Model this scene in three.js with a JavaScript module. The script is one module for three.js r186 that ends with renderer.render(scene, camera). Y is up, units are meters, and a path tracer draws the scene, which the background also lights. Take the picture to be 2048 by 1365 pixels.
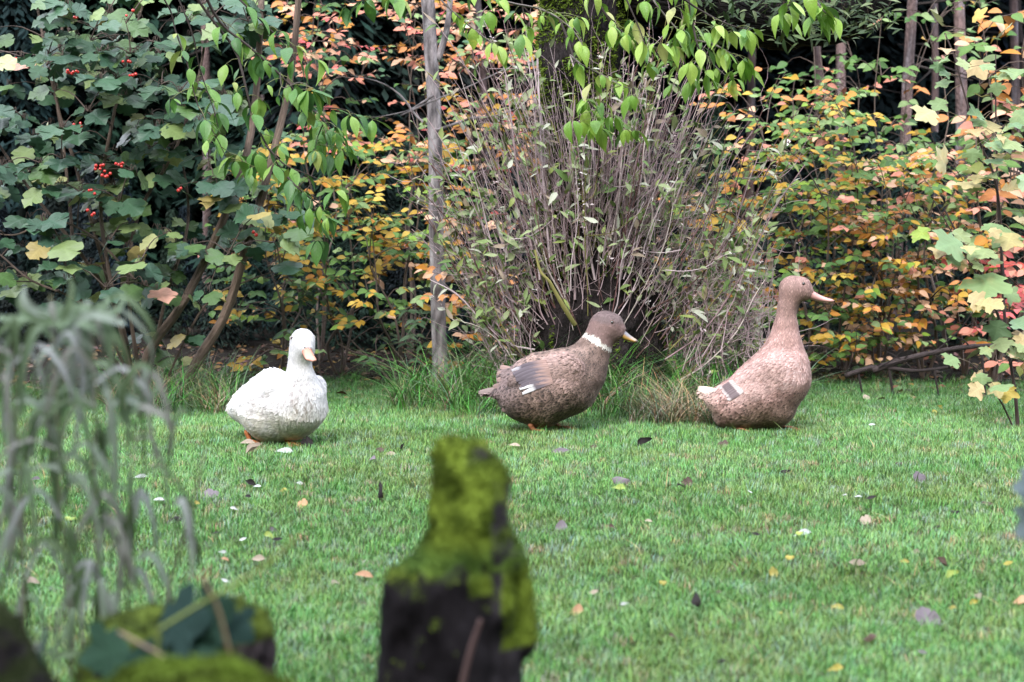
import * as THREE from 'three';
import { mergeVertices } from 'three/addons/utils/BufferGeometryUtils.js';
import { MarchingCubes } from 'three/addons/objects/MarchingCubes.js';
import { ImprovedNoise } from 'three/addons/math/ImprovedNoise.js';

// ---------------------------------------------------------------- camera, sky, sun, exposure
const scene = new THREE.Scene();
const F = 3760, PW = 2048, PH = 1365, HORIZON = 379, EYE = 0.96;      // focal length and frame in photograph pixels, eye height in metres
const pitch = Math.atan((PH / 2 - HORIZON) / F);
const camera = new THREE.PerspectiveCamera(2 * Math.atan(PH / 2 / F) * 180 / Math.PI, PW / PH, 0.1, 400);
camera.position.set(0, EYE, 0);
camera.rotation.x = -pitch;
camera.focus = 7.45;
camera.userData.fStop = 4.2;
const renderer = new THREE.WebGLRenderer({ antialias: true });
renderer.toneMapping = THREE.LinearToneMapping;
renderer.toneMappingExposure = 3.25;
renderer.shadowMap.enabled = true;

{ // overcast sky: brightest overhead, dimmer towards the horizon
  const W = 64, H = 32, d = new Float32Array(W * H * 4);
  for (let j = 0; j < H; j++) for (let i = 0; i < W; i++) {
    const up = ((j + 0.5) / H - 0.5) * Math.PI, s = Math.sin(up);
    const L = s > 0 ? 1.05 * (1 + 2.2 * s) / 2.1 : 0.25;
    d.set([L * 0.93, L * 0.975, L * 1.1, 1], (j * W + i) * 4);
  }
  const t = new THREE.DataTexture(d, W, H, THREE.RGBAFormat, THREE.FloatType);
  t.mapping = THREE.EquirectangularReflectionMapping; t.magFilter = THREE.LinearFilter; t.needsUpdate = true;
  scene.background = t; scene.environment = t;
}
const sun = new THREE.DirectionalLight(new THREE.Color(1, 0.965, 0.91), 1.5);
sun.position.set(-3.2, 9, 1.2); sun.target.position.set(0, 0, -8);
sun.castShadow = true; sun.shadow.radius = 34;
Object.assign(sun.shadow.camera, { left: -14, right: 14, top: 14, bottom: -14, far: 60 });
scene.add(sun, sun.target);

// ---------------------------------------------------------------- helpers
function rng(a) { return () => { a |= 0; a = a + 0x6D2B79F5 | 0; let t = Math.imul(a ^ a >>> 15, 1 | a); t = t + Math.imul(t ^ t >>> 7, 61 | t) ^ t; return ((t ^ t >>> 14) >>> 0) / 4294967296; }; }
let R = rng(7);
const rr = (a, b) => a + (b - a) * R();
const pick = (a) => a[Math.floor(R() * a.length) % a.length];
const V = (x, y, z) => new THREE.Vector3(x, y, z);
const { clamp, lerp, smoothstep } = THREE.MathUtils;
const mix3 = (a, b, k) => a.map((x, i) => lerp(x, b[i], clamp(k, 0, 1)));
const noiseGen = new ImprovedNoise();
const N3 = (x, y, z) => noiseGen.noise(x + 31.7, y + 11.3, z + 57.1);
const fbm = (x, y, z) => N3(x, y, z) + 0.5 * N3(x * 2.1, y * 2.1, z * 2.1) + 0.25 * N3(x * 4.3, y * 4.3, z * 4.3);
const cs = Math.cos(pitch), sn = Math.sin(pitch);
function at(px, py, depth) {                       // a point of the garden that stands `depth` metres along the view axis
  const a = (px - PW / 2) / F * depth, b = (PH / 2 - py) / F * depth;
  return V(a, EYE - depth * sn + b * cs, -depth * cs - b * sn);
}
function project(p) {
  const dy = p.y - EYE, depth = -p.z * cs - dy * sn, b = dy * cs - p.z * sn;
  return [p.x / depth * F + PW / 2, PH / 2 - b / depth * F, depth];
}
const TREE = { x: (1182 - 1024) / F * 8.5, z: -8.5 };
function groundY(x, z) {
  const d = -z;
  let h = 0.012 * N3(x * 0.7, 0, z * 0.7);
  h -= 0.035 * smoothstep(d, 7.35, 8.0);
  h += 0.13 * Math.exp(-((x - TREE.x) ** 2 + (z - TREE.z) ** 2) / 0.42);
  h += 0.05 * smoothstep(d, 9.0, 11.5);
  return h;
}
function ground(px, py) {
  const dir = at(px, py, 1).sub(V(0, EYE, 0)); let t = EYE / -dir.y;
  for (let i = 0; i < 6; i++) { const gy = groundY(dir.x * t, dir.z * t); t = (EYE - gy) / -dir.y; }
  return V(dir.x * t, groundY(dir.x * t, dir.z * t), dir.z * t);
}
const used = {};
function numbered(n) { used[n] = (used[n] ?? -1) + 1; return used[n] ? n + '_' + String(used[n]).padStart(3, '0') : n; }
function tag(o, label, category, group, kind) {
  if (label) o.userData.label = label;
  if (category) o.userData.category = category;
  if (group) o.userData.group = group;
  if (kind) o.userData.kind = kind;
  return o;
}
function thing(name, label, category, p = V(0, 0, 0), group) {
  const g = new THREE.Group(); g.name = numbered(name); g.position.copy(p); scene.add(g);
  return tag(g, label, category, group);
}
function part(name, geo, mat, parent, kind) {
  const m = new THREE.Mesh(geo, mat); m.name = parent === scene ? numbered(name) : name; m.castShadow = m.receiveShadow = true; parent.add(m);
  if (kind) m.userData.kind = kind;
  return m;
}
class GB {                                         // collects vertices, then builds one BufferGeometry
  constructor() { this.p = []; this.c = []; this.u = []; this.n = []; this.i = []; }
  get count() { return this.p.length / 3; }
  v(p, c, u = 0, w = 0, n) { this.p.push(p.x, p.y, p.z); if (c) this.c.push(c[0], c[1], c[2]); this.u.push(u, w); if (n) this.n.push(n.x, n.y, n.z); return this.count - 1; }
  t(a, b, c) { this.i.push(a, b, c); }
  q(a, b, c, d) { this.i.push(a, b, c, a, c, d); }
  add(geo, m4, col) {
    const o = this.count, P = geo.attributes.position, U = geo.attributes.uv, p = V(), k = geo.index;
    for (let j = 0; j < P.count; j++) { p.fromBufferAttribute(P, j).applyMatrix4(m4); this.v(p, col, U ? U.getX(j) : 0, U ? U.getY(j) : 0); }
    for (let j = 0; j < k.count; j++) this.i.push(o + k.getX(j));
  }
  build() {
    const g = new THREE.BufferGeometry();
    g.setAttribute('position', new THREE.Float32BufferAttribute(this.p, 3));
    g.setAttribute('uv', new THREE.Float32BufferAttribute(this.u, 2));
    if (this.c.length) g.setAttribute('color', new THREE.Float32BufferAttribute(this.c, 3));
    g.setIndex(this.i);
    if (this.n.length === this.p.length) g.setAttribute('normal', new THREE.Float32BufferAttribute(this.n, 3)); else g.computeVertexNormals();
    return g;
  }
}
// a tapering tube along points; r(t) radius; col(t, angle) optional vertex colour; rough = surface noise
function tube(gb, pts, r, { sides = 5, seg, col, rough = 0, rs = 20, cap = true } = {}) {
  const curve = new THREE.CatmullRomCurve3(pts, false, 'centripetal'), n = seg ?? Math.max(3, pts.length * 2), L = curve.getLength();
  const rings = [], uRep = Math.max(1, Math.round(r(0.5) * 21));
  let nx = V(0.31, 0.2, 0.93);
  for (let i = 0; i <= n; i++) {
    const t = i / n, c = curve.getPoint(t), tg = curve.getTangent(t);
    nx = nx.clone().sub(tg.clone().multiplyScalar(nx.dot(tg))).normalize();
    const ny = tg.clone().cross(nx), ring = [];
    for (let j = 0; j <= sides; j++) {
      const a = j / sides * Math.PI * 2, d = nx.clone().multiplyScalar(Math.cos(a)).add(ny.clone().multiplyScalar(Math.sin(a)));
      let rad = r(t); if (rough) { const q = c.clone().addScaledVector(d, rad); rad *= 1 + rough * fbm(q.x * rs, q.y * rs * 0.5, q.z * rs); }
      const p = c.clone().addScaledVector(d, rad);
      ring.push(gb.v(p, col ? col(t, a, p) : undefined, j / sides * uRep, t * L / 0.6));
    }
    rings.push(ring);
  }
  for (let i = 0; i < n; i++) for (let j = 0; j < sides; j++) gb.q(rings[i][j], rings[i][j + 1], rings[i + 1][j + 1], rings[i + 1][j]);
  if (cap) for (const [k, s] of [[0, -1], [n, 1]]) { const c = curve.getPoint(k / n), m = gb.v(c, col ? col(k / n, 0, c) : undefined); for (let j = 0; j < sides; j++) s > 0 ? gb.t(m, rings[k][j], rings[k][j + 1]) : gb.t(m, rings[k][j + 1], rings[k][j]); }
}
const tubeGeo = (pts, r0, r1, o) => { const g = new GB(); tube(g, pts, (t) => lerp(r0, r1, t), o); return g.build(); };
function basis(pos, dir, nrm, sx, sy = sx, sz = sx) {   // leaf frame: +Y along dir, +Z along the leaf's upper face
  const y = dir.clone().normalize(), z = nrm.clone().addScaledVector(y, -nrm.dot(y)).normalize(), x = y.clone().cross(z);
  return new THREE.Matrix4().makeBasis(x.multiplyScalar(sx), y.multiplyScalar(sy), z.multiplyScalar(sz)).setPosition(pos);
}
function rdir(up = 0) { const a = R() * Math.PI * 2, y = rr(-1, 1), s = Math.sqrt(1 - y * y); return V(Math.cos(a) * s, y + up, Math.sin(a) * s).normalize(); }

// ---------------------------------------------------------------- textures (grain only)
function dataTex(w, h, f, srgb) {
  const d = new Uint8Array(w * h * 4);
  for (let j = 0; j < h; j++) for (let i = 0; i < w; i++) { const c = f(i / w, j / h); for (let k = 0; k < 3; k++) d[(j * w + i) * 4 + k] = clamp(Array.isArray(c) ? c[k] : c, 0, 1) * 255; d[(j * w + i) * 4 + 3] = 255; }
  const t = new THREE.DataTexture(d, w, h); t.magFilter = t.minFilter = THREE.LinearFilter; t.wrapS = t.wrapT = THREE.RepeatWrapping; if (srgb) t.colorSpace = THREE.SRGBColorSpace; t.needsUpdate = true; return t;
}
const veinLine = (u, v) => {            // midrib and arching side veins of a leaf
  const x = Math.abs(u - 0.5) * 2, rib = Math.exp(-((x / 0.05) ** 2)), s = (v - x * 0.32) * 8, k = Math.abs(s - Math.round(s)), side = Math.exp(-((k / 0.1) ** 2)) * (1 - x) * 0.8;
  return Math.max(rib, side);
};
const leafMap = dataTex(64, 128, (u, v) => { const n = 0.07 * N3(u * 9, v * 14, 3) + 0.1 * N3(u * 3, v * 4, 8); return 0.9 + n + 0.1 * veinLine(u, v); });
const leafBump = dataTex(64, 128, (u, v) => 0.6 - 0.5 * veinLine(u, v) + 0.15 * N3(u * 8, v * 12, 1));
const barkMap = dataTex(256, 512, (u, v) => { const n = fbm(Math.cos(u * 6.283) * 3, v * 8, Math.sin(u * 6.283) * 3); const k = 0.72 + 0.3 * n + 0.2 * N3(Math.cos(u * 6.283) * 9, v * 40, Math.sin(u * 6.283) * 9); return k; });
const barkBump = dataTex(256, 512, (u, v) => 0.5 + 0.35 * fbm(Math.cos(u * 6.283) * 5, v * 16, Math.sin(u * 6.283) * 5));
const spotMap = dataTex(64, 64, (u, v) => 0.85 + 0.25 * N3(u * 6, v * 6, 4));

function leafMat(c, { rough = 0.52, trans = 0.3, vc = false, bump = 0.0008, spec = 0.5 } = {}) {
  const m = new THREE.MeshPhysicalMaterial({ roughness: rough, specularIntensity: spec, transmission: trans, thickness: 0, side: THREE.DoubleSide, map: leafMap, bumpMap: leafBump, bumpScale: bump, vertexColors: vc });
  if (!vc) m.color.setRGB(...c);
  return m;
}
const stdMat = (c, o = {}) => { const m = new THREE.MeshPhysicalMaterial({ roughness: 0.85, specularIntensity: 0.35, ...o }); if (c) m.color.setRGB(...c); return m; };
const vcMat = stdMat(null, { vertexColors: true, side: THREE.DoubleSide, roughness: 0.8 });
const leafVC = leafMat(null, { vc: true });
const matCache = new Map();
function matFor(kindKey, c, o) { const k = kindKey + c.join(); if (!matCache.has(k)) matCache.set(k, leafMat(c, o)); return matCache.get(k); }

// ---------------------------------------------------------------- leaf shapes: unit length along +Y, upper face +Z
function simpleLeaf({ w = 0.27, fold = 0.18, curl = 0.25, tip = 1.6, rows = 5, belly = 0.8, wave = 0, side = 0 } = {}) {
  const g = new GB(), ids = [];
  for (let i = 0; i <= rows; i++) {
    const t = i / rows, hw = w * Math.pow(Math.sin(Math.PI * Math.pow(t, belly)), 1) * Math.pow(1 - t * 0.55, tip * 0.5) * 1.25;
    const z = -curl * t * t, y = t * (1 - 0.12 * curl * t), sx = side * t * t;
    ids.push([g.v(V(-hw + sx, y, z + fold * hw + wave * Math.sin(t * 9)), null, 0.5 - hw / w / 2.4, t), g.v(V(sx, y, z), null, 0.5, t), g.v(V(hw + sx, y, z + fold * hw - wave * Math.sin(t * 8 + 1)), null, 0.5 + hw / w / 2.4, t)]);
  }
  for (let i = 0; i < rows; i++) for (let j = 0; j < 2; j++) g.q(ids[i][j], ids[i][j + 1], ids[i + 1][j + 1], ids[i + 1][j]);
  return g.build();
}
function lobedLeaf(lobes, { sharp = 0.16, curl = 0.2, cup = 0.12, teeth = true, seed = 1, sinus = 0.62, blunt = 0 } = {}) {  // lobes: [angle from +Y, length], sinus depth between
  const rnd = rng(seed), g = new GB(), out = [];
  for (let i = 0; i < lobes.length; i++) {
    const [a, l] = lobes[i];
    if (i) { const [pa, pl] = lobes[i - 1]; out.push([(a + pa) / 2, Math.min(l, pl) * (sinus + 0.06 * rnd())]); }
    if (teeth) for (const [da, k] of [[-1.25, 0.72], [-0.8, 0.74], [-0.45, 0.88], [0, 1], [0.45, 0.88], [0.8, 0.74], [1.25, 0.72]]) out.push([a + sharp * da, l * lerp(k, 0.98, blunt) * (0.95 + 0.08 * rnd())]);
    else out.push([a - sharp, l * 0.8], [a, l], [a + sharp, l * 0.8]);
  }
  const z = (x, y) => -curl * (x * x + y * y) + cup * Math.abs(x) + 0.03 * Math.sin(x * 9 + seed) + 0.03 * Math.sin(y * 7 + seed * 2);
  const c0 = V(0, 0.0, 0), mid = g.v(V(0, 0.36, z(0, 0.36)), null, 0.5, 0.4), rim = [g.v(c0, null, 0.5, 0)];
  for (const [a, l] of out) { const k = l * (0.94 + 0.12 * rnd()), x = Math.sin(a) * k, y = 0.3 + Math.cos(a) * k * 0.7; rim.push(g.v(V(x, y, z(x, y)), null, clamp(0.5 + x * 0.5, 0, 1), clamp(y, 0, 1))); }
  for (let i = 0; i < rim.length; i++) g.t(mid, rim[(i + 1) % rim.length], rim[i]);
  return g.build();
}
const LEAF = {
  dogwood: [0, 1, 2, 3].map((i) => simpleLeaf({ w: 0.2 + 0.025 * (i % 2), rows: 7, fold: 0.15 + 0.14 * i, curl: [0.1, 0.35, 0.25, 0.5][i], tip: 0.9, belly: 0.97, wave: 0.012, side: [-0.05, 0.06, 0.1, -0.1][i] })),
  hedge: [0, 1, 2].map((i) => simpleLeaf({ w: 0.21 + 0.025 * i, fold: 0.1 + 0.15 * i, curl: [0.1, 0.3, 0.2][i], tip: 0.5, belly: 0.94, rows: 5, side: [-0.04, 0.05, 0][i] })),
  willow: [0, 1, 2].map((i) => simpleLeaf({ w: 0.14, fold: 0.3, curl: [0.2, 0.5, -0.1][i], tip: 1.2, rows: 4, belly: 0.85, side: [-0.15, 0.1, 0.2][i] })),
  guelder: [0, 1, 2].map((i) => lobedLeaf([[-2.2, 0.5], [-1.0, 0.7], [0, 0.9], [1.0, 0.7], [2.2, 0.5]], { sharp: 0.42, sinus: 0.95, blunt: 0.62, curl: [0.15, 0.3, 0.05][i], cup: 0.1 + 0.1 * i, seed: 3 + i })),
  dead: [0, 1, 2, 3].map((i) => simpleLeaf({ w: 0.25 + 0.05 * i, fold: [0.5, -0.5, 0.9, 0.3][i], curl: [0.9, 0.4, -0.5, 0.7][i], tip: 0.9, rows: 6, wave: 0.07, side: [0.2, -0.25, 0.1, -0.1][i] })),
  maple: [0, 1, 2].map((i) => lobedLeaf([[-2.0, 0.5], [-0.95, 0.85], [0, 1.0], [0.95, 0.85], [2.0, 0.5]], { sharp: 0.33, sinus: 0.76, blunt: 0.18, curl: [0.12, 0.35, -0.1][i], cup: 0.08 + 0.1 * i, seed: 9 + i })),
};
// a plant's leaves: the ones that show largest become single meshes, the rest one joined part
class Leaves {
  constructor(parent, kind, { max = 300, matOpt, key = kind, name = 'leaf', restName = 'foliage' } = {}) { Object.assign(this, { parent, kind, max, matOpt, key, name, restName, list: [] }); }
  add(pos, dir, nrm, size, col, wide = 1) { this.list.push({ pos, m: basis(pos, dir, nrm, size * wide, size, size), size, col, g: pick(LEAF[this.kind]) }); }
  done() {
    const inv = this.parent.matrixWorld.clone();
    for (const l of this.list) { const w = l.pos.clone().add(this.parent.position), [x, y, d] = project(w); l.score = (x > -20 && x < PW + 20 && y > -20 && y < PH ? 1 : 0.001) * l.size / d; }
    this.list.sort((a, b) => b.score - a.score);
    const gb = new GB();
    this.list.forEach((l, i) => {
      if (i < this.max && l.score > 0.0005) {
        const m = part(this.name, l.g, matFor(this.key, l.col, this.matOpt), this.parent);
        l.m.decompose(m.position, m.quaternion, m.scale);
      } else { const k = 0.88 + 0.24 * R(); gb.add(l.g, l.m, l.col.map((c) => c * k)); }
    });
    if (gb.count) part(this.restName, gb.build(), leafVC, this.parent, 'stuff');
  }
}
// ---------------------------------------------------------------- ground: one sheet to the horizon
{
  const zs = [], xs = [];
  for (let z = 3; z > -14; z -= 0.14) zs.push(z);
  for (let z = -14, s = 0.4; z > -160; z -= s, s *= 1.12) zs.push(z);
  for (let x = 0, s = 0.14; x < 110; x += s, s *= x > 4 ? 1.12 : 1) { xs.push(x); if (x) xs.unshift(-x); }
  const gb = new GB(), mud = [0.032, 0.03, 0.015], litter = [0.014, 0.0105, 0.008], earth = [0.04, 0.05, 0.018];
  for (const z of zs) for (const x of xs) {
    const d = -z, k = smoothstep(d + 0.3 * N3(x * 1.3, 0, z), 9.0, 9.9), n = 0.8 + 0.35 * N3(x * 3, 2, z * 3);
    const c = [0, 1, 2].map((i) => lerp(lerp(earth[i], mud[i], clamp(0.5 + N3(x, 5, z) * 1.2, 0, 1)), litter[i], k) * n);
    gb.v(V(x, groundY(x, z), z), c, x, z);
  }
  for (let j = 0; j < zs.length - 1; j++) for (let i = 0; i < xs.length - 1; i++) { const a = j * xs.length + i; gb.q(a, a + 1, a + 1 + xs.length, a + xs.length); }
  const m = part('ground', gb.build(), stdMat(null, { vertexColors: true, roughness: 0.95, bumpMap: barkBump, bumpScale: 0.006 }), scene);
  m.userData.kind = 'structure';
  tag(m, 'dark earth under the lawn and leaf litter under the hedge', 'ground');
}

// ---------------------------------------------------------------- grass
function tuftGeo(n, { h, spread, lean, w, seed, rows = 3 }) {
  const rnd = rng(seed), g = new GB();
  for (let b = 0; b < n; b++) {
    const a = rnd() * 6.283, r = Math.sqrt(rnd()) * spread, la = rnd() * 6.283, H = h * (0.55 + 0.6 * rnd()), l = lean * H * (0.2 + 1.1 * rnd()), fa = la + 1.571 + (rnd() - 0.5), W = w * (0.7 + 0.6 * rnd());
    const bx = Math.cos(a) * r, bz = Math.sin(a) * r; let prev;
    const tone = rnd() < 0.15 ? 1.35 + 0.5 * rnd() : 0.6 + 0.6 * rnd(), yel = rnd();
    const c0 = [tone * (0.9 + 0.35 * yel), tone, tone * (0.8 + 0.5 * (1 - yel))];
    for (let i = 0; i <= rows; i++) {
      const t = i / rows, k = l * t * t, y = H * (t - 0.25 * lean * t * t), ww = W * (1 - t * t * 0.95);
      const p = V(bx + Math.cos(la) * k, y, bz + Math.sin(la) * k), s = V(Math.cos(fa) * ww, 0, Math.sin(fa) * ww);
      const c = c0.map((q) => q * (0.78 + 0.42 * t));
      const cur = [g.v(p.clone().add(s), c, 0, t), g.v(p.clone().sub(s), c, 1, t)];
      if (prev) g.q(prev[0], prev[1], cur[1], cur[0]);
      prev = cur;
    }
  }
  return g.build();
}
function grassMat(rough = 0.5, trans = 0.3) { return new THREE.MeshPhysicalMaterial({ roughness: rough, transmission: trans, thickness: 0, side: THREE.DoubleSide, vertexColors: true, specularIntensity: 0.6 }); }
function instanced(name, geo, mat, items, label, category, parent = scene) {
  const im = new THREE.InstancedMesh(geo, mat, items.length), q = new THREE.Quaternion(), e = new THREE.Euler(), m = new THREE.Matrix4(), c = new THREE.Color();
  items.forEach((it, i) => {
    q.setFromEuler(e.set(it.rx ?? 0, it.ry ?? 0, it.rz ?? 0, 'YXZ'));
    m.compose(it.p, q, V(it.s, it.s * (it.sy ?? 1), it.s)); im.setMatrixAt(i, m);
    im.setColorAt(i, c.setRGB(...it.c));
  });
  im.name = parent === scene ? numbered(name) : name; im.castShadow = im.receiveShadow = true; parent.add(im);
  return tag(im, label, category, null, 'stuff');
}
{
  R = rng(101);
  const items = [];
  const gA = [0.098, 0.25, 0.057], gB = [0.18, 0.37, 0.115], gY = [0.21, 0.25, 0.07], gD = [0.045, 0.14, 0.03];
  for (let d = 3.3; d < 10.2;) {
    const step = 0.031 * (d < 4.5 ? 0.85 : 1), half = 0.275 * d + 0.7;
    for (let x = -half; x < half; x += step) {
      const px = x + rr(-0.5, 0.5) * step, pz = -d + rr(-0.5, 0.5) * step;
      const edge = smoothstep(d + 0.35 * N3(px * 1.1, 4, 1), 9.0, 9.8);
      if (R() < edge * 1.05) continue;
      if (Math.hypot(px - TREE.x, pz - TREE.z) < 0.3) continue;
      const n = N3(px * 1.4, 1, pz * 1.4), n2 = N3(px * 5, 7, pz * 5), y = clamp(0.5 + N3(px * 2.2, 20, pz * 2.2) * 1.4, 0, 1);
      let c = [0, 1, 2].map((k) => lerp(gA[k], gB[k], clamp(0.5 + n, 0, 1)));
      const far = smoothstep(d, 6.0, 7.4) * (1 - smoothstep(d, 7.6, 8.4));
      c = c.map((v, k) => lerp(v, gY[k], clamp((y - 0.6) * 0.9, 0, 0.3)));
      const lot = R(); if (lot < 0.04) c = [0.34, 0.3, 0.17]; else if (lot < 0.16) c = [0.22, 0.34, 0.2];
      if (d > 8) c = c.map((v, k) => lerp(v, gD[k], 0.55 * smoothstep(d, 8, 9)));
      const sc = rr(0.75, 1.2) * (1 + 0.18 * n2) * (d > 7.7 ? 1.25 : 1);
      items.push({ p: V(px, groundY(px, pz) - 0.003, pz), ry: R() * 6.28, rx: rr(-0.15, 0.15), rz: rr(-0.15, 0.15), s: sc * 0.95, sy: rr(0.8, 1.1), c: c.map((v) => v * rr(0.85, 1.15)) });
    }
    d += step;
  }
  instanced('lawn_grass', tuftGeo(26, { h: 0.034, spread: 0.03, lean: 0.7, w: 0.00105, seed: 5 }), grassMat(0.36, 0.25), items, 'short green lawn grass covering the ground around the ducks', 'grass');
  const long = [];
  for (let i = 0; i < 3000; i++) {
    const d = 3.4 + 5.2 * Math.pow(R(), 0.8), x = rr(-0.33, 0.33) * d; if (N3(x * 1.7, 9, d * 1.7) < -0.05) continue;
    const c = R() < 0.08 ? [0.26, 0.25, 0.13] : [0.09 * rr(0.7, 1.3), 0.25 * rr(0.7, 1.2), 0.06];
    long.push({ p: V(x, groundY(x, -d) - 0.003, -d), ry: R() * 6.28, rx: rr(-0.2, 0.2), rz: rr(-0.2, 0.2), s: rr(0.6, 1.15), c });
  }
  instanced('lawn_grass', tuftGeo(5, { h: 0.062, spread: 0.018, lean: 0.9, w: 0.0015, seed: 6, rows: 4 }), grassMat(0.4, 0.25), long, 'scattered taller grass blades standing up out of the lawn', 'grass');
  console.log('lawn tufts', items.length);
}
{ // long rank grass at the foot of the old tree and along the hedge
  R = rng(202);
  const items = [], add = (px, pz, s, straw, lush = 0) => {
    const c = R() < straw ? [0.33 * rr(0.8, 1.2), 0.27 * rr(0.8, 1.2), 0.17] : lush ? [0.085, rr(0.24, 0.36), 0.05] : [0.13 * rr(0.8, 1.2), 0.21 * rr(0.8, 1.2), 0.1];
    items.push({ p: V(px, groundY(px, pz) - 0.005, pz), ry: R() * 6.28, rx: rr(-0.25, 0.25), rz: rr(-0.25, 0.25), s, c });
  };
  for (let i = 0; i < 420; i++) { const a = R() * 6.283, r = 0.28 + 0.55 * Math.pow(R(), 1.3), x = TREE.x + Math.cos(a) * r * 1.15, z = TREE.z + Math.abs(Math.sin(a)) * r * 0.95 - 0.05; add(x, z, rr(0.45, 1.15), 0.12, R() < 0.6); }
  for (let i = 0; i < 120; i++) { const x = TREE.x + rr(0.15, 0.6), z = TREE.z + rr(0.55, 0.9); add(x, z, rr(0.4, 0.8), 0.5); }
  for (let i = 0; i < 420; i++) { const x = rr(-3, 3), z = -rr(8.9, 9.9); add(x, z, rr(0.15, 0.42), 0.07, R() < 0.6); }
  for (let i = 0; i < 130; i++) { const q = ground(rr(220, 470), rr(775, 835)); add(q.x, q.z, rr(0.5, 1.0), 0.25, R() < 0.4); }
  instanced('long_grass', tuftGeo(12, { h: 0.3, spread: 0.05, lean: 1.15, w: 0.0028, seed: 9, rows: 6 }), grassMat(0.5, 0.25), items, 'long rank grass and straw at the foot of the old tree and hedge', 'grass');
}
{ // leaf litter under the hedge
  R = rng(303);
  const gb = new GB();
  const cols = [[0.1, 0.06, 0.035], [0.16, 0.09, 0.05], [0.07, 0.045, 0.03], [0.28, 0.17, 0.06], [0.22, 0.13, 0.08]];
  for (let i = 0; i < 2600; i++) {
    const x = rr(-3.4, 3.4), z = -(8.7 + 2.6 * Math.pow(R(), 0.8)), y = groundY(x, z) + rr(0.003, 0.02), a = R() * 6.28;
    gb.add(pick(LEAF.hedge), basis(V(x, y, z), V(Math.cos(a), rr(-0.2, 0.4), Math.sin(a)), V(rr(-0.5, 0.5), 1, rr(-0.5, 0.5)), rr(0.03, 0.065)), pick(cols).map((c) => c * rr(0.7, 1.3)));
  }
  tag(part('leaf_litter', gb.build(), leafVC, scene), 'brown dead leaves lying thick under the hedge', 'leaf litter', null, 'stuff');
}

// ---------------------------------------------------------------- the dark wood behind
const spruceGeo = (() => {               // a young spruce 1 m high: many small drooping sprays through the crown
  const g = new GB(), rnd = rng(12);
  for (let k = 0; k < 3600; k++) {
    const t = Math.pow(rnd(), 0.75), y = 0.03 + 0.95 * t, a = rnd() * 6.283, tier = 0.75 + 0.25 * Math.sin(t * 60 + Math.sin(a * 3)), r = ((1 - t) * 0.27 * tier + 0.01) * Math.pow(rnd(), 0.4), L = 0.018 + 0.03 * rnd(), w = 0.004 + 0.004 * rnd();
    const b = a + (rnd() - 0.5) * 1.6, d = V(Math.cos(b), -0.5 + 0.6 * (rnd() - 0.6), Math.sin(b)), s = V(-Math.sin(b), (rnd() - 0.5), Math.cos(b)).multiplyScalar(w), tone = 0.5 + 0.9 * rnd(), c = [tone, tone, tone];
    const p0 = V(Math.cos(a) * r, y - r * 0.35, Math.sin(a) * r), p1 = p0.clone().addScaledVector(d, L * 0.5), p2 = p0.clone().addScaledVector(d, L);
    const i0 = g.v(p0, c), i1 = g.v(p1.clone().add(s), c), i2 = g.v(p1.clone().sub(s), c), i3 = g.v(p2, c);
    g.t(i0, i1, i2); g.t(i1, i3, i2);
  }
  tube(g, [V(0, 0, 0), V(0, 0.5, 0), V(0, 0.97, 0)], (t) => 0.014 * (1 - 0.8 * t), { sides: 5, seg: 4, col: () => [1.2, 0.7, 0.6] });
  return g.build();
})();
{
  R = rng(404);
  const items = [];
  const add = (x, z, s) => items.push({ p: V(x, groundY(x, z) - 0.1, z), ry: R() * 6.28, s, sy: rr(0.9, 1.2), c: [0.011 * rr(0.6, 1.3), 0.021 * rr(0.7, 1.3), 0.019 * rr(0.7, 1.3)] });
  for (let i = 0; i < 90; i++) { const d = rr(18, 27), x = rr(-0.36, 0.36) * d; add(x, -d, rr(3.5, 7)); }
  for (let i = 0; i < 170; i++) { const d = rr(27, 52), x = rr(-0.42, 0.42) * d; add(x, -d, rr(7, 14)); }
  for (let i = 0; i < 26; i++) { const d = rr(13.2, 16), x = rr(-0.32, -0.05) * d; add(x, -d, rr(2.6, 4.5)); }
  for (let i = 0; i < 130; i++) { const d = rr(11.0, 14.5), x = rr(-0.34, 0.34) * d; add(x, -d, rr(0.6, 1.3)); }
  for (let i = 0; i < 60; i++) { const d = rr(14, 18), x = rr(-0.34, 0.34) * d; add(x, -d, rr(0.9, 1.8)); }
  // the wood goes on round the garden, behind and beside the camera
  for (let i = 0; i < 210; i++) { const a = rr(-0.32, Math.PI + 0.32), q = rr(6.2, 15), x = Math.cos(a) * q, z = Math.sin(a) * q + 1.5; if (Math.abs(x) < 0.45 * -z + 2.6 && z < 0) continue; add(x, z, rr(6.5, 11)); }
  instanced('distant_wood', spruceGeo, stdMat(null, { vertexColors: true, side: THREE.DoubleSide, roughness: 0.8 }), items, 'dark mass of spruces standing round the garden behind the hedge', 'wood');
}
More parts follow.
